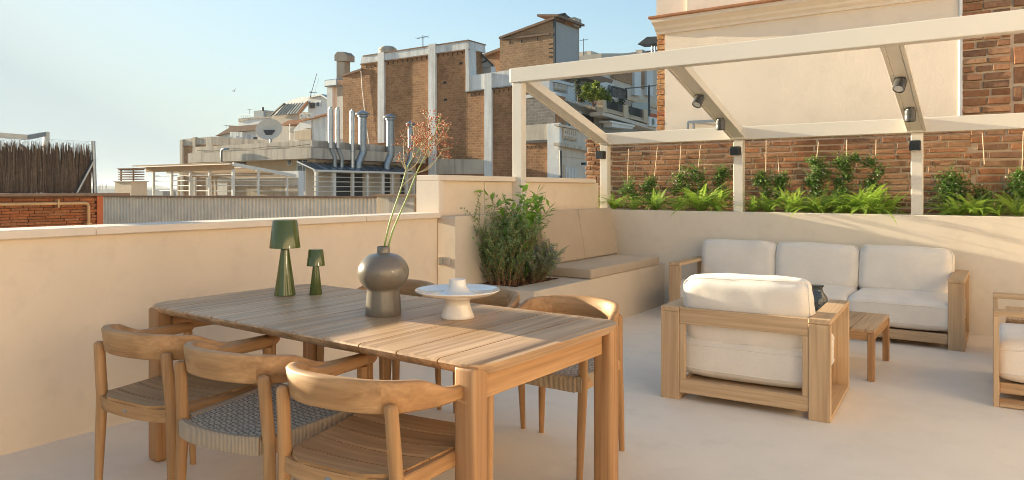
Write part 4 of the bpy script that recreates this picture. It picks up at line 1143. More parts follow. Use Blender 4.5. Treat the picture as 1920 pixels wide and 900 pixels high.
for k in range(4):
    z = 1.24+k*.165; MB().tube([(XD+.72,y0_,z),(XD+.72,y1_,z)], .014, 5).build('rail', M['whitem'], t)
for a, c in ((628,655),(690,712),(737,758)): pass
for pxx, w in ((640,.42),(671,.22),(722,.25),(758,.2)):
    y = onx(pxx,345,XD-.12).y; MB().box((XD-.13,y-w,.3), (XD-.10,y+w,za-.05)).build('dark_window', M['dkglass'], t)
MB().box((XD-.149,y0_+.4,.3),(XD-.135,y1_,za+.3)).build('back_wall', M['creamwall'], t)
# flues
def flue(px_, top, bot, r, kind, lb, off=.30):
    q = onx(px_, top, XD+off); zt_ = q.z; zb_ = onx(px_, bot, XD+off).z
    t = thing('metal_flue', lb, 'flue', 'metal flues rising along the roof house', loc=(XD+off, q.y, 0))
    if kind == 'slim':
        MB().tube([(0,0,zb_+.42),(0,0,zt_)], r, 14).build('pipe', M['inox'], t, smooth=40)
        MB().tube([(-.0,.18,zb_-.25),(0,.18,zb_+.08),(0,0,zb_+.43)], r*.98, 12).build('elbow', M['galv'], t, smooth=40)
        MB().tube([(0,0,zt_+.02),(0,0,zt_+.05)], r*.55, 10).build('vent', M['galv'], t); MB().box((-.1,-.012,zt_+.05),(.1,.012,zt_+.065)).build('cap_bar', M['anthr'], t)
        for z in (zt_-.75, zt_-1.5): MB().tube([(0,0,z),(0,0,z+.02)], r*1.07, 14).build('joint', M['galv'], t, smooth=40)
    elif kind == 'straight':
        MB().tube([(0,0,zb_),(0,0,zt_)], r, 14).build('pipe', M['inox'], t, smooth=40)
        MB().tube([(0,0,zt_),(0,0,zt_+.04)], r*.5, 10).build('vent', M['galv'], t)
        MB().box((-.1,-.012,zt_+.04),(.1,.012,zt_+.055)).build('cap_bar', M['anthr'], t)
        for z in (zt_-.75, zt_-1.5): MB().tube([(0,0,z),(0,0,z+.02)], r*1.07, 14).build('joint', M['galv'], t, smooth=40)
    else:
        MB().tube([(0,0,zb_+.45),(0,0,zt_-.12)], r, 18).build('pipe', M['galv'], t, smooth=40)
        MB().tube([(0,-.22,zb_-.15),(0,-.22,zb_+.05),(0,0,zb_+.45),(0,0,zb_+.5)], r, 14).build('elbow', M['galv'], t, smooth=40)
        MB().lathe([(r,zt_-.16),(r*1.25,zt_-.12),(r*1.25,zt_-.06),(r*1.75,zt_-.04),(r*1.8,zt_+.0),(r*.9,zt_+.08),(.01,zt_+.13)], n=16).build('cap', M['galv'], t, smooth=30)
        for z in (zt_-.9, zt_-1.5): MB().tube([(0,0,z),(0,0,z+.02)], r*1.04, 16).build('joint', M['galv'], t, smooth=40)
flue(620, 204, 300, .085, 'slim', 'slim steel flue with an elbow, leftmost of the six')
flue(633, 205, 300, .085, 'slim', 'slim steel flue with an elbow, second from the left')
flue(660.5, 208, 318, .085, 'straight', 'straight slim steel flue without an elbow')
flue(680, 213, 308, .15, 'duct', 'widest grey duct with pointed cap beside the straight flue')
flue(732, 219, 312, .155, 'duct', 'grey duct with pointed cap, middle of the three ducts')
flue(770, 232, 316, .11, 'duct', 'smallest grey duct behind the orange hips')
# satellite dish
q = ony(506, 244, cy+.9)
t = thing('satellite_dish', 'large round cream satellite dish on the flat roof', 'satellite dish', loc=q)
dr = .52; b = MB(); pr = [(dr*math.sin(a)*1.0, -.12*(math.cos(a)-1)*0+(dr*math.sin(a))**2*.35) for a in [i/10*math.pi/2 for i in range(11)]]
b.lathe([(max(r,.001), z) for r, z in pr] + [(r, z+.015) for r, z in pr[::-1]], n=40, capb=False, capt=False)
mm = Matrix.Rotation(R(34), 4, 'Z') @ Matrix.Rotation(R(118), 4, 'X') @ Matrix.Diagonal((1,.76,1,1))
b.build('reflector', M['dish'], t, smooth=True, M=Matrix.Rotation(R(32),4,'Z') @ Matrix.Rotation(R(74),4,'X') @ Matrix.Diagonal((1,.82,1,1)))
mz = Matrix.Rotation(R(32),4,'Z')
MB().prism([(-.22,-.05,-.0),(.22,-.05,0),(.20,-.05,-.06),(.07,-.05,-.28),(-.07,-.05,-.28),(-.2,-.05,-.06)], (0,-.05,0)).build('bracket', M['iron'], t, M=mz)
MB().tube([(0,.05,-.75),(0,.05,-.2)], .05, 10).build('mast', M['galv'], t, smooth=True)

# ---- big brick party wall
YE = 22.7
t = thing('brick_party_wall', 'huge brown brick party wall with white pilasters and stepped white parapet', 'building')
bt = ony(700, 420, YE).z
def pe(pp, Yo, th, nm, mt): return MB().py(pp, YE+Yo, th).build(nm, M[mt], t)
pe([(643,420),(643,143),(677,133),(677,118),(876,90),(876,420)], 0, 1.0, 'brick_wall', 'fbrick')
pe([(876.2,420),(876.2,172),(985,157),(985,185),(1047,179),(1047,420)], 0, .5, 'brick_wall', 'fbrick')
pe([(641,143.5),(677,132),(677,128),(641,140)], -.06, 1.0, 'ledge', 'roofbrown')
pe([(676,120),(678,106),(878,76),(879,91)], -.05, 1.12, 'parapet_strip', 'oldwhite')
pe([(675,121.5),(879,93),(879,91),(675,119.5)], -.08, .08, 'ledge', 'roofbrown')
pe([(680,106),(680,104),(878,74),(878,76)], -.08, 1.2, 'top_tiles', 'roofbrown')
pe([(873,172),(873,143),(985,127),(985,156)], -.05, .4, 'parapet_strip', 'oldwhite')
pe([(872,173.8),(985,158.6),(985,156.3),(872,171.8)], -.09, .1, 'ledge', 'iron')
pe([(872,92),(878,91),(880,170),(874,172)], -.09, .5, 'pilaster', 'oldwhite')
for a, c, tp, bo in ((708,719.5,98,268),(803,816,82,420),(908,921.5,137,420)): pe([(a,bo),(a,tp+1),(c,tp-.5),(c,bo)], -.11, .12, 'pilaster', 'oldwhite')
pe([(816.3,326),(816.3,298),(907.7,299),(907.7,326)], -.05, .06, 'base_render', 'oldconc')
for a in range(686, 706, 8): pe([(a,123-(a-686)*.14),(a+1.4,122.8-(a-686)*.14),(a+1.4,128-(a-686)*.14),(a,128.3-(a-686)*.14)], -.012, .02, 'vent_slot', 'dark')
for a in list(range(727, 800, 9))+list(range(821, 872, 9)): 
    z = 124-(a-677)*.141; pe([(a,z-6+5),(a+1.4,z-6.2+5),(a+1.4,z+3.8),(a,z+4)], -.012, .02, 'vent_slot', 'dark')
for a in list(range(882, 906, 8))+list(range(926, 955, 9)):
    z = 177-(a-882)*.14; pe([(a,z-1),(a+1.4,z-1.2),(a+1.4,z+3.8),(a,z+4)], -.012, .02, 'vent_slot', 'dark')
for (a, z) in ((861,119),(831,155),(832,187)): pe([(a,z-2),(a+6,z-2.4),(a+6,z+1.6),(a,z+2)], -.012, .02, 'vent_hole', 'dark')
# cable running down
MB().tube([ony(677,133,YE-.05), ony(679,165,YE-.05), ony(683,200,YE-.05), ony(689,250,YE-.05), ony(693,275,YE-.05)], .02, 5).build('cable', M['whitem'], t)
# right end: grey upper storey, stained band, brick below, pilaster
pe([(986,234),(986,184),(1041,178),(1041,234)], -.03, .05, 'grey_brick_panel', 'gbrick')
pe([(984,264),(984,235),(1026,232),(1026,262)], -.06, .07, 'stained_band', 'oldconc')
pe([(984,269),(984,264.5),(1027,262.5),(1027,267)], -.09, .10, 'ledge', 'iron')
pe([(1026.3,420),(1026.3,232),(1049,230),(1049,420)], -.12, .13, 'corner_pilaster', 'oldwhite')
for a in (988,996,1004,1012): pe([(a,273.5),(a+1.2,273.4),(a+1.2,277.5),(a,277.8)], -.012, .02, 'vent_slot', 'dark')
pe([(985,184),(985,178),(1041,172),(1041,178)], -.08, .4, 'top_cap', 'whitewall')
# dome on the roof
q = ony(727, 96, YE+1.3); t = thing('roof_dome', 'small dark dome on top of the brick party wall', 'dome', loc=q)
MB().lathe([(.42,-.4),(.42,.02),(.44,.03),(.40,.12),(.28,.20),(.01,.24)], n=20).build('dome', M['oldconc'], t, smooth=30)
# tall stack chimneys
t = thing('tall_chimney', 'tall rendered chimney with a hooded top left of the brick party wall', 'chimney')
Yc = 23.5
MB().ry(631, 646, 113, 182, Yc, .35).build('stack', M['darkconc'], t)
MB().py([(627,114),(627,103),(632,97),(644,97),(650,103),(650,114)], Yc-.08, .5).build('hood', M['darkconc'], t)
MB().ry(625, 644, 182, 262, Yc-.1, .6).build('base', M['oldwhite'], t)
MB().ry(638, 644, 124, 180, Yc+.36, .3).build('side_pipe', M['whitem'], t)
t = thing('vent_chimney', 'shorter grey vent stack with a wide box cowl beside the tall chimney', 'chimney')
MB().ry(613, 623, 163, 262, Yc-.6, .3).build('stack', M['oldwhite'], t)
MB().ry(607, 631, 150, 163, Yc-.8, .5, .04).build('cowl', M['galv'], t)
# lean-to skylight behind the step
t = thing('rooftop_skylight', 'sloping glazed lean-to on a white wall behind the step of the brick wall', 'skylight')
Yl = YE+.9
MB().py([(880,168),(880,134),(921,124),(921,160)], Yl+.4, .3).build('wall', M['whitewall'], t)
pp = [ony(880,80,Yl), ony(926,124,Yl+.2), ony(884,132,Yl+.2), ony(880,128,Yl)]
MB().prism(pp, (0,.05,0)).build('glazing', M['greywall'], t)
for f in (.0,.25,.5,.75,1.0):
    a = pp[0].lerp(pp[1], f); c = pp[3].lerp(pp[2], f) if f < .99 else pp[1]
    MB().bar(a+Vector((0,-.04,0)), c+Vector((0,-.04,0)), .05, .05).build('bar', M['iron'], t)
MB().bar(pp[0]+Vector((0,-.05,.02)), pp[1]+Vector((0,-.05,.02)), .06, .06).build('bar', M['iron'], t)
for a, c in ((901,905),(915,921)): MB().ry(a, c, 128, 162, Yl+.36, .03).build('post', M['whitem'], t)
# upper brick tower
YT = 27.0
t = thing('brick_tower', 'brick stair tower with sloping roof line and a pale grey side wall', 'building')
MB().py([(937,420),(937,70),(1038,33),(1038,420)], YT, onx(1086,50,ony(1038,50,YT).x).y-YT).build('brick_wall', M['fbrick2'], t)
MB().py([(900,420),(900,105),(937,92),(937,420)], YT+.5, 4).build('side_brick', M['fbrick2'], t)
MB().py([(898,108),(898,104),(938,89),(938,94)], YT+.3, 4).build('side_roof', M['roofbrown'], t)
MB().py([(935,73),(935,69),(1039,30.5),(1039,35)], YT-.12, 1.0).build('roof_edge', M['roofbrown'], t)
MB().py([(937,75),(937,72),(1030,62),(1030,65)], YT-.08, .1).build('string_course', M['roofbrown'], t)
XT = ony(1038, 50, YT).x
MB().rx(1041, 1085, 40, 300, XT+.04, .05).build('grey_side_wall', M['greywall'], t)
q0 = onx(1037,31,XT+.1); q1 = onx(1089,56,XT+.1)
MB().prism([(XT+.3,YT-.1,q0.z),(XT+.3,q1.y,q0.z-.0),(XT-.8,q1.y,q0.z+.15),(XT-.8,YT-.1,q0.z+.15)], (0,0,.10)).build('tile_roof', M['roofbrown'], t)
MB().bar((XT+.05,YT,ZG), (XT+.05,YT,q0.z), .10).build('downpipe', M['iron'], t)
for a in (955,977,1007): MB().ry(a, a+1.6, 77-(a-955)*.12, 83-(a-955)*.12, YT-.015, .03).build('vent_slot', M['dark'], t)
for k, z in enumerate((82,90,98,106)): MB().ry(1029, 1036, z, z+2, YT-.015, .03).build('brick_gap', M['dark'], t)
t = thing('rooftop_shelter', 'dark corrugated canopy sheet and small chimney on top of the brick tower', 'shelter')
a = ony(1048,30,YT+1.5); MB().ry(1052, 1078, 36, 52, YT+1.6, .6).build('chimney', M['oldconc'], t)
MB().prism([ony(1030,31,YT+.9), ony(1060,26,YT+1.2), ony(1066,33,YT+2.6), ony(1078,38,YT+2.6), ony(1058,33,YT+1.2)], (0,0,.05)).build('sheet', M['iron'], t)
MB().bar(ony(1048,29,YT+1.2), ony(1048,44,YT+1.2), .04).build('post', M['iron'], t)
b = MB(); c = ony(1084,42,YT+2.2); b.tube([ony(1072,44,YT+2.2), c, ony(1082,36,YT+2.2)], .02, 4); b.tube([c, ony(1088,38,YT+2.2)], .02, 4); b.build('aerial', M['galv'], t)

# ---- cream facades running back on the right of the party wall (facing the court)
XG = ony(1049, 300, YE-.1).x
t = thing('court_house', 'aged cream courtyard house with balustrade and barred window beside the brick wall', 'building')
def pg(pp, off, th, nm, mt): return MB().px(pp, XG+off, th).build(nm, M[mt], t)
pg([(1049,420),(1049,233),(1160,256),(1160,420)], 0, .12, 'wall', 'creamwall')
pg([(1048,236),(1048,232),(1160,254),(1160,259)], .12, .2, 'coping', 'creamwall')
pg([(1049,273),(1049,267),(1160,286),(1160,293)], .20, .25, 'cornice', 'oldconc')
pg([(1049,292),(1049,290),(1160,303),(1160,306)], .04, .06, 'string_course', 'creamwall')
for k in range(7):
    px_ = 1057.5+k*3.6; q = onx(px_, 240+k*.7, XG+.04); h_ = q.z-onx(px_, 260+k*.75, XG+.04).z
    MB().lathe([(.03,0),(.05,.08*h_/.5),(.075,.25*h_),(.035,.55*h_),(.045,.8*h_),(.06,h_)], (XG+.05, q.y, q.z-h_), n=8).build('baluster', M['creamwall'], t, smooth=40)
pg([(1055,262),(1055,240),(1083,245),(1083,267)], .006, .02, 'balustrade_painted_shade', 'oldconc')  # darker plate on the wall, colour stands in for shade between balusters
w = pg([(1060,340),(1060,312.5),(1083,315),(1083,340)], .03, .05, 'window', 'bluewin')
for k in range(8):
    a = 1062+k*2.7; o = MB().px([(a,340),(a,314),(a+.9,314),(a+.9,340)], XG+.05, .02).build('bar', M['whitem'], w)
pg([(1057,345),(1057,309),(1060,309),(1060,345)], .02, .03, 'window_surround', 'tanwall')
b = MB(); b.tube([onx(1051,282,XG+.1), onx(1052,335,XG+.1)], .05, 6); b.build('downpipe', M['iron'], t)
MB().box(onx(1093,305,XG+.2), onx(1096,309,XG+.35)).build('wall_lamp', M['blk'], t)
# glazed upper storey
t = thing('glazed_penthouse', 'grey glazed penthouse storey with metal roof edge above the balustrade', 'building')
XU = XG-.8
def pu(pp, off, th, nm, mt): return MB().px(pp, XU+off, th).build(nm, M[mt], t)
pu([(1041,300),(1041,184),(1128,213),(1128,300)], 0, 2.5, 'wall', 'greywall')
pu([(1040,182),(1040,177),(1131,206),(1131,212)], .35, 3.0, 'roof_edge', 'roofmetal')
pu([(1052,240),(1052,204),(1068,208),(1068,244)], .03, .05, 'window', 'dkglass')
pu([(1090,250),(1090,213),(1119,219),(1119,256)], .03, .05, 'window', 'dkglass')
for a in (1044,1070,1087,1120): pu([(a,290),(a,198+(a-1044)*.24),(a+(7 if a == 1120 else 3),199+(a-1044)*.24),(a+(7 if a == 1120 else 3),290)], .07, .07, 'mullion', 'whitewall')
for k in range(5): 
    a = 1050+k*15; z = 183+k*5.0; pu([(a,z),(a,z-1.6),(a+6,z+.2),(a+6,z+1.8)], .40, .2, 'roof_light', 'whitem')
# back house above with white balustrade
t = thing('balustrade_house', 'bluish white house with a balustrade behind the glazed penthouse', 'building')
XV = XG-2.5
MB().px([(1030,300),(1030,149),(1078,158),(1078,300)], XV, 3).build('wall', M['whitewall'], t)
MB().px([(1038,153),(1038,148),(1078,157),(1078,162)], XV+.1, .3).build('coping', M['whitewall'], t)
for k in range(6):
    px_ = 1041+k*3.7; q = onx(px_, 156+k*.8, XV+.05); h_ = q.z-onx(px_, 168+k*.8, XV+.05).z
    MB().lathe([(.05,0),(.09,.25*h_),(.05,.6*h_),(.08,h_)], (XV+.06, q.y, q.z-h_), n=8).build('baluster', M['creamwall'], t, smooth=40)
MB().px([(1038,172),(1038,155),(1064,160),(1064,176)], XV+.006, .02).build('balustrade_gap', M['greywall'], t)
# terraced block on the right
t = thing('terraced_block', 'stepped apartment block with planted balconies and an awning behind the pergola', 'building')
XK = XG-.4
def pk(pp, off, th, nm, mt, par=None): return MB().px(pp, XK+off, th).build(nm, M[mt], par or t)
pk([(1128,300),(1128,213),(1248,240),(1248,300)], 0, 3, 'lower_wall', 'greywall')
pk([(1130,216),(1130,209),(1234,240),(1234,246)], .5, .6, 'balcony_slab', 'creamwall')
pk([(1135,209),(1135,202),(1222,226),(1222,233)], .45, .15, 'balcony_kerb', 'tanwall')
for a, w_ in ((1131,6),(1170,8),(1208,7)):
    z = 187+(a-1131)*.24; pk([(a,z+24),(a,z),(a+w_,z+1),(a+w_,z+26)], .5, .3, 'balcony_pier', 'tanwall')
for a in range(1139, 1168, 2): pk([(a,208+(a-1139)*.25),(a,190+(a-1139)*.25),(a+.6,190+(a-1139)*.25),(a+.6,208+(a-1139)*.25)], .45, .03, 'railing_bar', 'iron')
for a in range(1180, 1206, 2): pk([(a,219+(a-1180)*.25),(a,199+(a-1180)*.25),(a+.6,199+(a-1180)*.25),(a+.6,219+(a-1180)*.25)], .45, .03, 'railing_bar', 'iron')
pk([(1182,232),(1186,192),(1218,192),(1218,232)], .30, .04, 'glass_screen', 'glassroof')
pk([(1128,300),(1128,100),(1248,100),(1248,300)], -3.2, 3, 'back_wall', 'creamwall')
pk([(1076,300),(1076,128),(1146,158),(1146,300)], -2.2, .8, 'side_wall', 'greywall')
pk([(1085,142),(1090,130),(1150,150),(1146,160)], -1.6, 1.2, 'tile_roof', 'roofbrown')
pk([(1146,146),(1146,120),(1212,120),(1212,168)], -3.15, .1, 'brick_panel', 'fbrick2')
for a in (1190,1213): pk([(a,178),(a,120),(a+12,120),(a+12,180)], -3.0, .3, 'column', 'whitewall')
pk([(1176,186),(1176,178),(1240,198),(1240,206)], -2.6, .2, 'parapet_rail', 'tanwall')
aw = thing('awning', 'grey folded awning cassette under the balcony slab', 'awning')
MB().px([(1148,238),(1147,226),(1188,234),(1186,242)], XK+.5, .4).build('cassette', M['whitewall'], aw)
MB().px([(1144,229),(1144,226),(1190,235),(1190,238)], XK+.55, .5).build('top_rail', M['whitem'], aw)
t2 = thing('trellis', 'dark diamond trellis screen on the balcony', 'trellis'); b = MB()
c00 = onx(1147,162,XK+.1); c11 = onx(1174,186,XK+.1); wd = c11.y-c00.y; ht = c00.z-c11.z
for k in range(-6, 7):
    for s in (1,-1):
        pts_ = []
        for f in (0,1):
            pass
        y0__ = c00.y+wd*k/6; 
        a = [y0__, c11.z]; e = [y0__+wd*.9, c00.z]
        # clip to the frame
        def clip(y, z, y2, z2):
            out = []
            lo, hi = c00.y, c11.y
            if y2 <= lo or y >= hi: return None
            f0 = max(0,(lo-y)/(y2-y)); f1 = min(1,(hi-y)/(y2-y))
            return (y+(y2-y)*f0, z+(z2-z)*f0, y+(y2-y)*f1, z+(z2-z)*f1)
        r_ = clip(a[0], a[1], e[0], e[1]) if s == 1 else clip(a[0], e[1], e[0], a[1])
        if r_ and abs(r_[2]-r_[0]) > .02: b.bar((XK+.1,r_[0],r_[1]), (XK+.1,r_[2],r_[3]), .025, .03)
b.build('lattice', M['iron'], t2)
b = MB()
for p, q in (((c00.y,c00.z),(c11.y,c00.z)),((c00.y,c11.z),(c11.y,c11.z)),((c00.y,c00.z),(c00.y,c11.z)),((c11.y,c00.z),(c11.y,c11.z))):
    b.bar((XK+.12,p[0],p[1]), (XK+.12,q[0],q[1]), .06)
b.build('frame', M['iron'], t2)
t3 = thing('pipe_frame', 'thin dark metal frame with crossbar over the balcony', 'frame')
b = MB(); b.bar(onx(1217,160,XK+.3), onx(1217,232,XK+.3), .07); b.bar(onx(1173,166,XK+.3), onx(1234,160,XK+.3), .05); b.build('bar', M['iron'], t3)
def acunit(p, w, h, lb, axis):
    t = thing('air_conditioner', lb, 'air conditioner', None, loc=p)
    if axis == 'x':
        MB().box((0,0,0),(-.3,w,h), .01).build('case', M['whitewall'], t)
        MB().lathe([(h*.36,0),(h*.36,.012)], n=20).build('fan_grille', M['anthr'], t, M=Matrix.Translation((.001,w*.4,h*.5)) @ Matrix.Rotation(R(90),4,'Y'))
    else:
        MB().box((0,0,0),(w,.3,h), .01).build('case', M['whitewall'], t)
        MB().lathe([(h*.36,0),(h*.36,.012)], n=20).build('fan_grille', M['anthr'], t, M=Matrix.Translation((w*.45,.0,h*.5)) @ Matrix.Rotation(R(90),4,'X'))
acunit(onx(1218,236,XK+.6), .95, .42, 'white air conditioner by the brick corner of the cream facade', 'x')
acunit(onx(1137,176,XK-.2), .7, .50, 'white air conditioner behind the balcony tree', 'x')
tr = thing('orange_awning', 'small orange awning strip above the air conditioner', 'awning')
MB().px([(1219,221),(1219,212),(1236,215),(1236,224)], XK+.2, .2).build('strip', M['redp'], tr)
# plants on the balcony
def leafcloud(name, lb, cat, blobs, mat, X, Lf, n, seed, par_mat='stemb', grp=None):
    random.seed(seed); c0 = onx(blobs[0][0], blobs[0][1], X); t = thing(name, lb, cat, grp, loc=c0)
    lf = MB(); st = MB(); 
    for px_, py_, r_ in blobs:
        c = onx(px_, py_, X); r = r_*(c.x*DV[0]+c.y*DV[1])/F; cc = c-c0
        st.tube([Vector((0,0,-.6)), cc*.5+Vector((0,0,-.2)), cc], .015, 4)
        for k in range(int(n*r_)):
            u = Vector((random.gauss(0,.42), random.gauss(0,.42), random.gauss(0,.42)))
            lf.leaf(cc+u*r, Vector((rnd(1), rnd(1), rnd(1))), Vector((rnd(1), rnd(1), 1)), Lf*random.uniform(.6,1.2), Lf*.6, .2)
    st.build('branches', M[par_mat], t); lf.build('foliage', M[mat], t)
leafcloud('balcony_tree', 'bright yellow green small tree on the balcony beyond the pergola', 'tree', [(1113,172,9),(1100,165,9),(1122,178,9),(1108,182,9),(1130,172,8),(1138,185,8),(1118,160,6),(1096,178,7),(1128,188,7)], 'lawn', XK+.2, .11, 42, 41)
leafcloud('balcony_shrub', 'dark spreading shrub behind the left balcony railing', 'shrub', [(1150,196,10),(1158,202,10),(1145,204,8),(1165,192,7)], 'dkplant', XK+.1, .09, 36, 42)
leafcloud('balcony_shrub', 'dark shrub behind the glass screen', 'shrub', [(1192,210,9),(1202,215,9),(1186,204,8),(1210,208,7)], 'dkplant', XK+.1, .09, 36, 43)
leafcloud('ivy', 'dark ivy hanging at the corner of the bluish white house', 'climbing plant', [(1084,165,7),(1086,178,7),(1083,152,6),(1090,188,6)], 'dkplant', XK-.3, .09, 36, 44)
# background roofline above the beam
t = thing('tiled_house', 'house with tiled roof line just visible above the pergola beam', 'building')
YH = 40
MB().py([(1108,420),(1108,110),(1240,95),(1240,420)], YH, 6).build('wall', M['creamwall'], t)
MB().py([(1106,112),(1106,108),(1240,94),(1240,98)], YH-.4, 6).build('roof_edge', M['roofbrown'], t)
for k in range(26): 
    a = 1108+k*5; z = 108.5-k*.545; MB().py([(a,z),(a,z-2),(a+2.6,z-2.3),(a+2.6,z-.3)], YH-.45, .6).build('ridge_tile', M['roofbrown'], t)
MB().ry(1068, 1108, 100, 300, YH-4, 4).build('side_house', M['creamwall'], t)
MB().ry(1192, 1204, 94, 104, YH-1, 1).build('chimney', M['oldconc'], t)
t = thing('roof_hood', 'grey sheet metal hood on a curved pipe beside the cream facade', 'hood')
MB().py([(1195,83),(1213,69),(1236,68),(1236,81)], 30, .8).build('sheet', M['anthr'], t)
b = MB(); b.tube([ony(1223,110,30.3), ony(1223,82,30.3), ony(1225,77,30.3), ony(1228,82,30.3), ony(1228,110,30.3)], .05, 6); b.build('pipe', M['galv'], t)
t = thing('wire_frame_box', 'small open metal frame standing on the roof line right of the tower', 'frame')
b = MB(); cs = [(1092,98),(1094,113),(1103,114),(1103,101)]
for i in range(4): b.bar(ony(*cs[i],YH-3), ony(*cs[(i+1)%4],YH-3), .06)
b.bar(ony(1092,98,YH-3), ony(1103,114,YH-3), .05); b.build('bar', M['iron'], t)

# ---- far left roofscape
YM = 44
t = thing('brick_annex', 'low brick block with grey pilasters and concrete band left of the roof house', 'building')
Y1 = 30
MB().ry(338, 395, 262, 420, Y1, 5).build('brick_wall', M['fbrick2'], t)
MB().py([(343,274),(343,261),(395,256),(395,271)], Y1-.06, 4.9).build('concrete_band', M['oldconc'], t)
for a, c in ((337,342),(361,366),(386,395)): MB().ry(a, c, 262 if a < 340 else 257, 420, Y1-.15, .2).build('pilaster', M['oldconc'], t)
MB().py([(342,275.5),(342,273.5),(386,270),(386,272)], Y1-.1, .1).build('ledge', M['roofbrown'], t)
t = thing('white_low_house', 'low whitewashed house with brown tile roof left of the satellite dish', 'building')
MB().py([(404,420),(404,254),(424,250),(480,245),(480,420)], YM, 5).build('wall', M['whitewall'], t)
MB().py([(403,255),(429,240),(428,235),(447,236),(483,233),(483,244),(450,246),(424,250)], YM-.4, 5).build('roof', M['roofbrown'], t)
MB().ry(464, 470, 253, 263, YM-.02, .05).build('window', M['bluewin'], t); MB().ry(475, 482, 257, 262, YM-.02, .05).build('window', M['dkglass'], t)
for k, (a, w_, h_) in enumerate(((431,6,9),(437,6,12),(443,5,8),(449,6,10))):
    tt = MB().ry(a, a+w_-1, 247.5, 247.5+h_, YM-1.2, .03).build('laundry', M['whitewall']); tag(tt, ['first white sheet','long white sheet','short pale cloth','last white cloth'][k]+' on the washing line by the low white house', 'laundry', 'laundry on the line')
t = thing('terrace_block', 'grey white block with roof terrace and lift box behind the dish', 'building')
MB().py([(447,420),(447,224),(470,221),(560,219),(560,420)], YM+4, 5).build('wall', M['whitewall'], t)
MB().ry(476, 494, 208, 222, YM+5, 3).build('lift_box', M['greywall'], t); MB().ry(494.3, 503, 209, 222, YM+5.3, 3).build('lift_box_side', M['tanwall'], t)
MB().py([(447,229),(447,222.5),(470,220),(508,218.5),(508,221),(470,223)], YM+3.9, .3).build('coping', M['oldconc'], t)
b = MB(); b.tube([ony(493,208,YM+5), ony(493,201,YM+5)], .12, 6); b.build('vent', M['iron'], t)
b = MB(); 
for a in range(448, 476, 4): b.bar(ony(a,222,YM+3.9), ony(a,215.5,YM+3.9), .04)
b.bar(ony(448,216,YM+3.9), ony(476,214.5,YM+3.9), .05); b.build('railing', M['galv'], t)
t = thing('metal_roof_house', 'house with a sloping ribbed metal roof and white gable on the far skyline', 'building')
MB().py([(509,420),(509,217),(561,209),(561,420)], YM-2, 5).build('lower_wall', M['creamwall'], t)
MB().py([(508,217),(533,195),(578,190),(560,212),(540,214)], YM-2.4, .3).build('metal_roof', M['roofmetal'], t)
for k in range(9):
    a = 512+k*5.4; MB().bar(ony(a,215.5-k*.4,YM-2.45), ony(a+19-k*.2,194.5-k*.4,YM-2.45), .05, .05).build('roof_rib', M['galv'], t)
MB().py([(533,194),(546,187),(562,182),(578,181.5),(578,190),(534,196)], YM-1.8, 2).build('upper_roof', M['roofmetal'], t)
MB().bar(ony(507,217,YM-2.5), ony(533,194,YM-2.5), .15, .1).build('roof_edge', M['iron'], t)
MB().bar(ony(560,213,YM-2.6), ony(577,190,YM-2.6), .12, .1).build('roof_edge', M['terrac'], t)
MB().py([(578,420),(578,183),(601,178),(613,185),(613,420)], YM-2, 4).build('gable_wall', M['whitewall'], t)
MB().py([(577,184),(577,181),(601,176),(614,184),(614,187),(601,179)], YM-2.3, 4).build('gable_roof', M['roofmetal'], t)
MB().ry(591, 602, 190, 200, YM-2.05, .05).build('window', M['bluewin'], t); MB().ry(593.5, 597, 192, 199, YM-2.1, .05).build('pane', M['dkglass'], t)
MB().ry(580, 587, 193, 203, YM-2.2, .2).build('duct', M['iron'], t)
MB().py([(524,235),(540,226),(560,224),(562,231),(532,235)], YM-4, 1.5).build('tile_strip', M['terrac'], t)
t = thing('peeling_house', 'patchy plastered house wall with sloping tile edge behind the flues', 'building')
MB().py([(551,420),(551,243),(565,226),(617,213),(617,420)], 33, 6).build('wall', M['oldwhite'], t)
MB().py([(560,229),(560,226),(617,211),(617,214)], 32.8, 2).build('tile_edge', M['terrac'], t)
MB().py([(552,262),(552,246),(583,242),(583,262)], 32.9, .08).build('brick_patch', M['tanwall'], t)
MB().py([(566,240),(566,228),(583,224),(583,240)], 32.88, .1).build('white_patch', M['whitewall'], t)
acunit(ony(562,222,32.4), .33, .33, 'white air conditioner left of its pair below the white gable', 'y')
acunit(ony(576,221,32.4), .33, .33, 'white air conditioner right of its pair below the white gable', 'y')
t = thing('tv_antenna', 'thin leaning tv antenna mast on the white gable roof', 'antenna')
b = MB(); Yt = YM-2.5
b.tube([ony(581,184,Yt), ony(594,138,Yt)], .03, 4); b.tube([ony(583,184,Yt), ony(583,170,Yt)], .03, 4); b.tube([ony(580,173,Yt), ony(594,173,Yt)], .03, 4)
b.tube([ony(588,181,Yt), ony(598,146,Yt)], .008, 3); b.build('mast', M['iron'], t)
# dark roof terrace clutter between
t = thing('terrace_awning', 'dark folded canopy on a terrace between the dish and the peeling wall', 'awning')
MB().py([(540,248),(545,240),(560,235),(564,240),(556,248)], 34, .5).build('canopy', M['iron'], t); MB().bar(ony(543,262,33.9), ony(543,232,33.9), .06).build('post', M['whitem'], t)

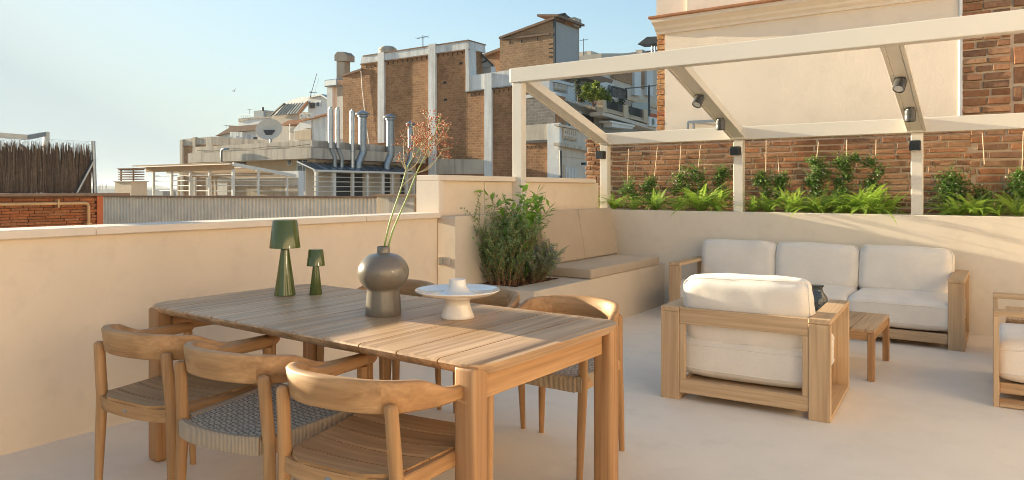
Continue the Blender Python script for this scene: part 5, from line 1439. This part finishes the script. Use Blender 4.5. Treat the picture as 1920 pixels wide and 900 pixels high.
def aerial(px_, py_, Y, h, lb, n=4):
    q = ony(px_, py_, Y); t = thing('roof_aerial', lb, 'antenna', 'roof aerials', loc=q)
    b = MB(); b.tube([(0,0,-.3),(0,0,h)], .018, 5); b.build('mast', M['iron'], t)
    b = MB(); b.tube([(-.35,0,h-.1),(.35,0,h-.06)], .010, 4)
    for k in range(n): b.tube([(-.3+k*.17,-.16,h-.09),(-.3+k*.17,.16,h-.09)], .006, 4)
    b.build('elements', M['iron'], t)
aerial(793, 86, YE+.6, .45, 'tiny aerial on the top edge of the brick party wall')
aerial(1094, 102, 36, .9, 'small aerial on the roof line right of the brick tower')
aerial(468, 221, YM+4.5, 1.0, 'thin aerial on the grey white block with lift box')
aerial(424, 250, YM+1, .9, 'thin aerial on the low white house')
tb2 = thing('facade_cable', 'black cable sagging along the concrete parapet band of the roof house', 'cable')
b = MB(); pts_ = []
for k in range(25):
    f = k/24; pts_.append((xl1+.2+(XD-xl1-.3)*f, cy-.03, zt2+.10-.05*math.sin(f*math.pi*3)**2))
b.tube(pts_, .012, 5); b.build('cable', M['iron'], tb2)

# ---- hills, far city and cathedral spires
def ridge(name, d, pts, th, mat):
    P_ = [att(a, b_, d) for a, b_ in pts]; lo = [Vector((p.x, p.y, ZG)) for p in P_]
    dirv = Vector((DV[0], DV[1], 0))*th
    b = MB()
    b.prism([lo[0]]+P_+[lo[-1]], dirv); return b.build(name, M[mat])
random.seed(4)
rp = [(a, 350.5+2.2*math.sin(a*.021)+1.3*math.sin(a*.057)+rnd(.35)+(2.5 if a > 240 else 0)) for a in range(-500, 2500, 9)]
o = ridge('hills', 2600, rp, 300, 'hill'); tag(o, kind='structure')
rp2 = [(a, 355.3+1.0*math.sin(a*.05)+rnd(1.0)) for a in range(-300, 900, 5)]
o = ridge('far_city', 1500, rp2, 150, 'hill'); tag(o, 'distant low band of city roofs', 'city', kind='stuff')
for k, (a, tp, w) in enumerate(((187.5,342,1.5),(192,344,1.1),(199,342,1.6),(184,347,1.0))):
    t = MB(); c = att(a, 355, 1400); r = w*1400/F; top = att(a, tp, 1400).z
    t.lathe([(r,-19),(r,c.z+ (top-c.z)*.45),(r*.6,c.z+(top-c.z)*.6),(.2,top)], (c.x,c.y,0), n=8)
    tag(t.build('church_spire', M['hill']), ['tallest left spire on the hazy horizon','second spire on the hazy horizon','right hand spire on the hazy horizon','lowest leftmost spire on the hazy horizon'][k], 'spire', 'cathedral spires')
# tree clump on the horizon
# ---- gull
t = thing('gull', 'small gull flying in the clear sky', 'bird', loc=att(438,171,60))
b = MB(); b.prism([(-.10,0,0),(.0,0,.03),(.12,0,.0),(0,0,-.03)], (0,.06,0))
b.prism([(-.02,0,0),(-.18,0,.08),(-.30,0,.02),(-.17,0,.03),(.03,0,-.01)], (0,.05,0)); b.prism([(-.02,.01,0),(.16,0,.14),(.22,0,.2),(.10,0,.06),(.04,0,-.01)], (0,.05,0))
b.build('body', M['gull'], t)
# ---- haze
hz = MB().box((-5200,-4500,-21), (5200,6000,24)).build('haze', bpy.data.materials.new('haze_air')) if HAZE else None
if hz:
    hm = hz.data.materials[0]; hm.use_nodes = True; nt = hm.node_tree; nt.nodes.remove(nt.nodes['Principled BSDF'])
    pv = nt.nodes.new('ShaderNodeVolumePrincipled'); pv.inputs['Density'].default_value = HAZE; pv.inputs['Color'].default_value = (.85,.88,.92,1)
    pv.inputs['Anisotropy'].default_value = .2
    nt.links.new(pv.outputs[0], nt.nodes['Material Output'].inputs['Volume']); tag(hz, kind='stuff')
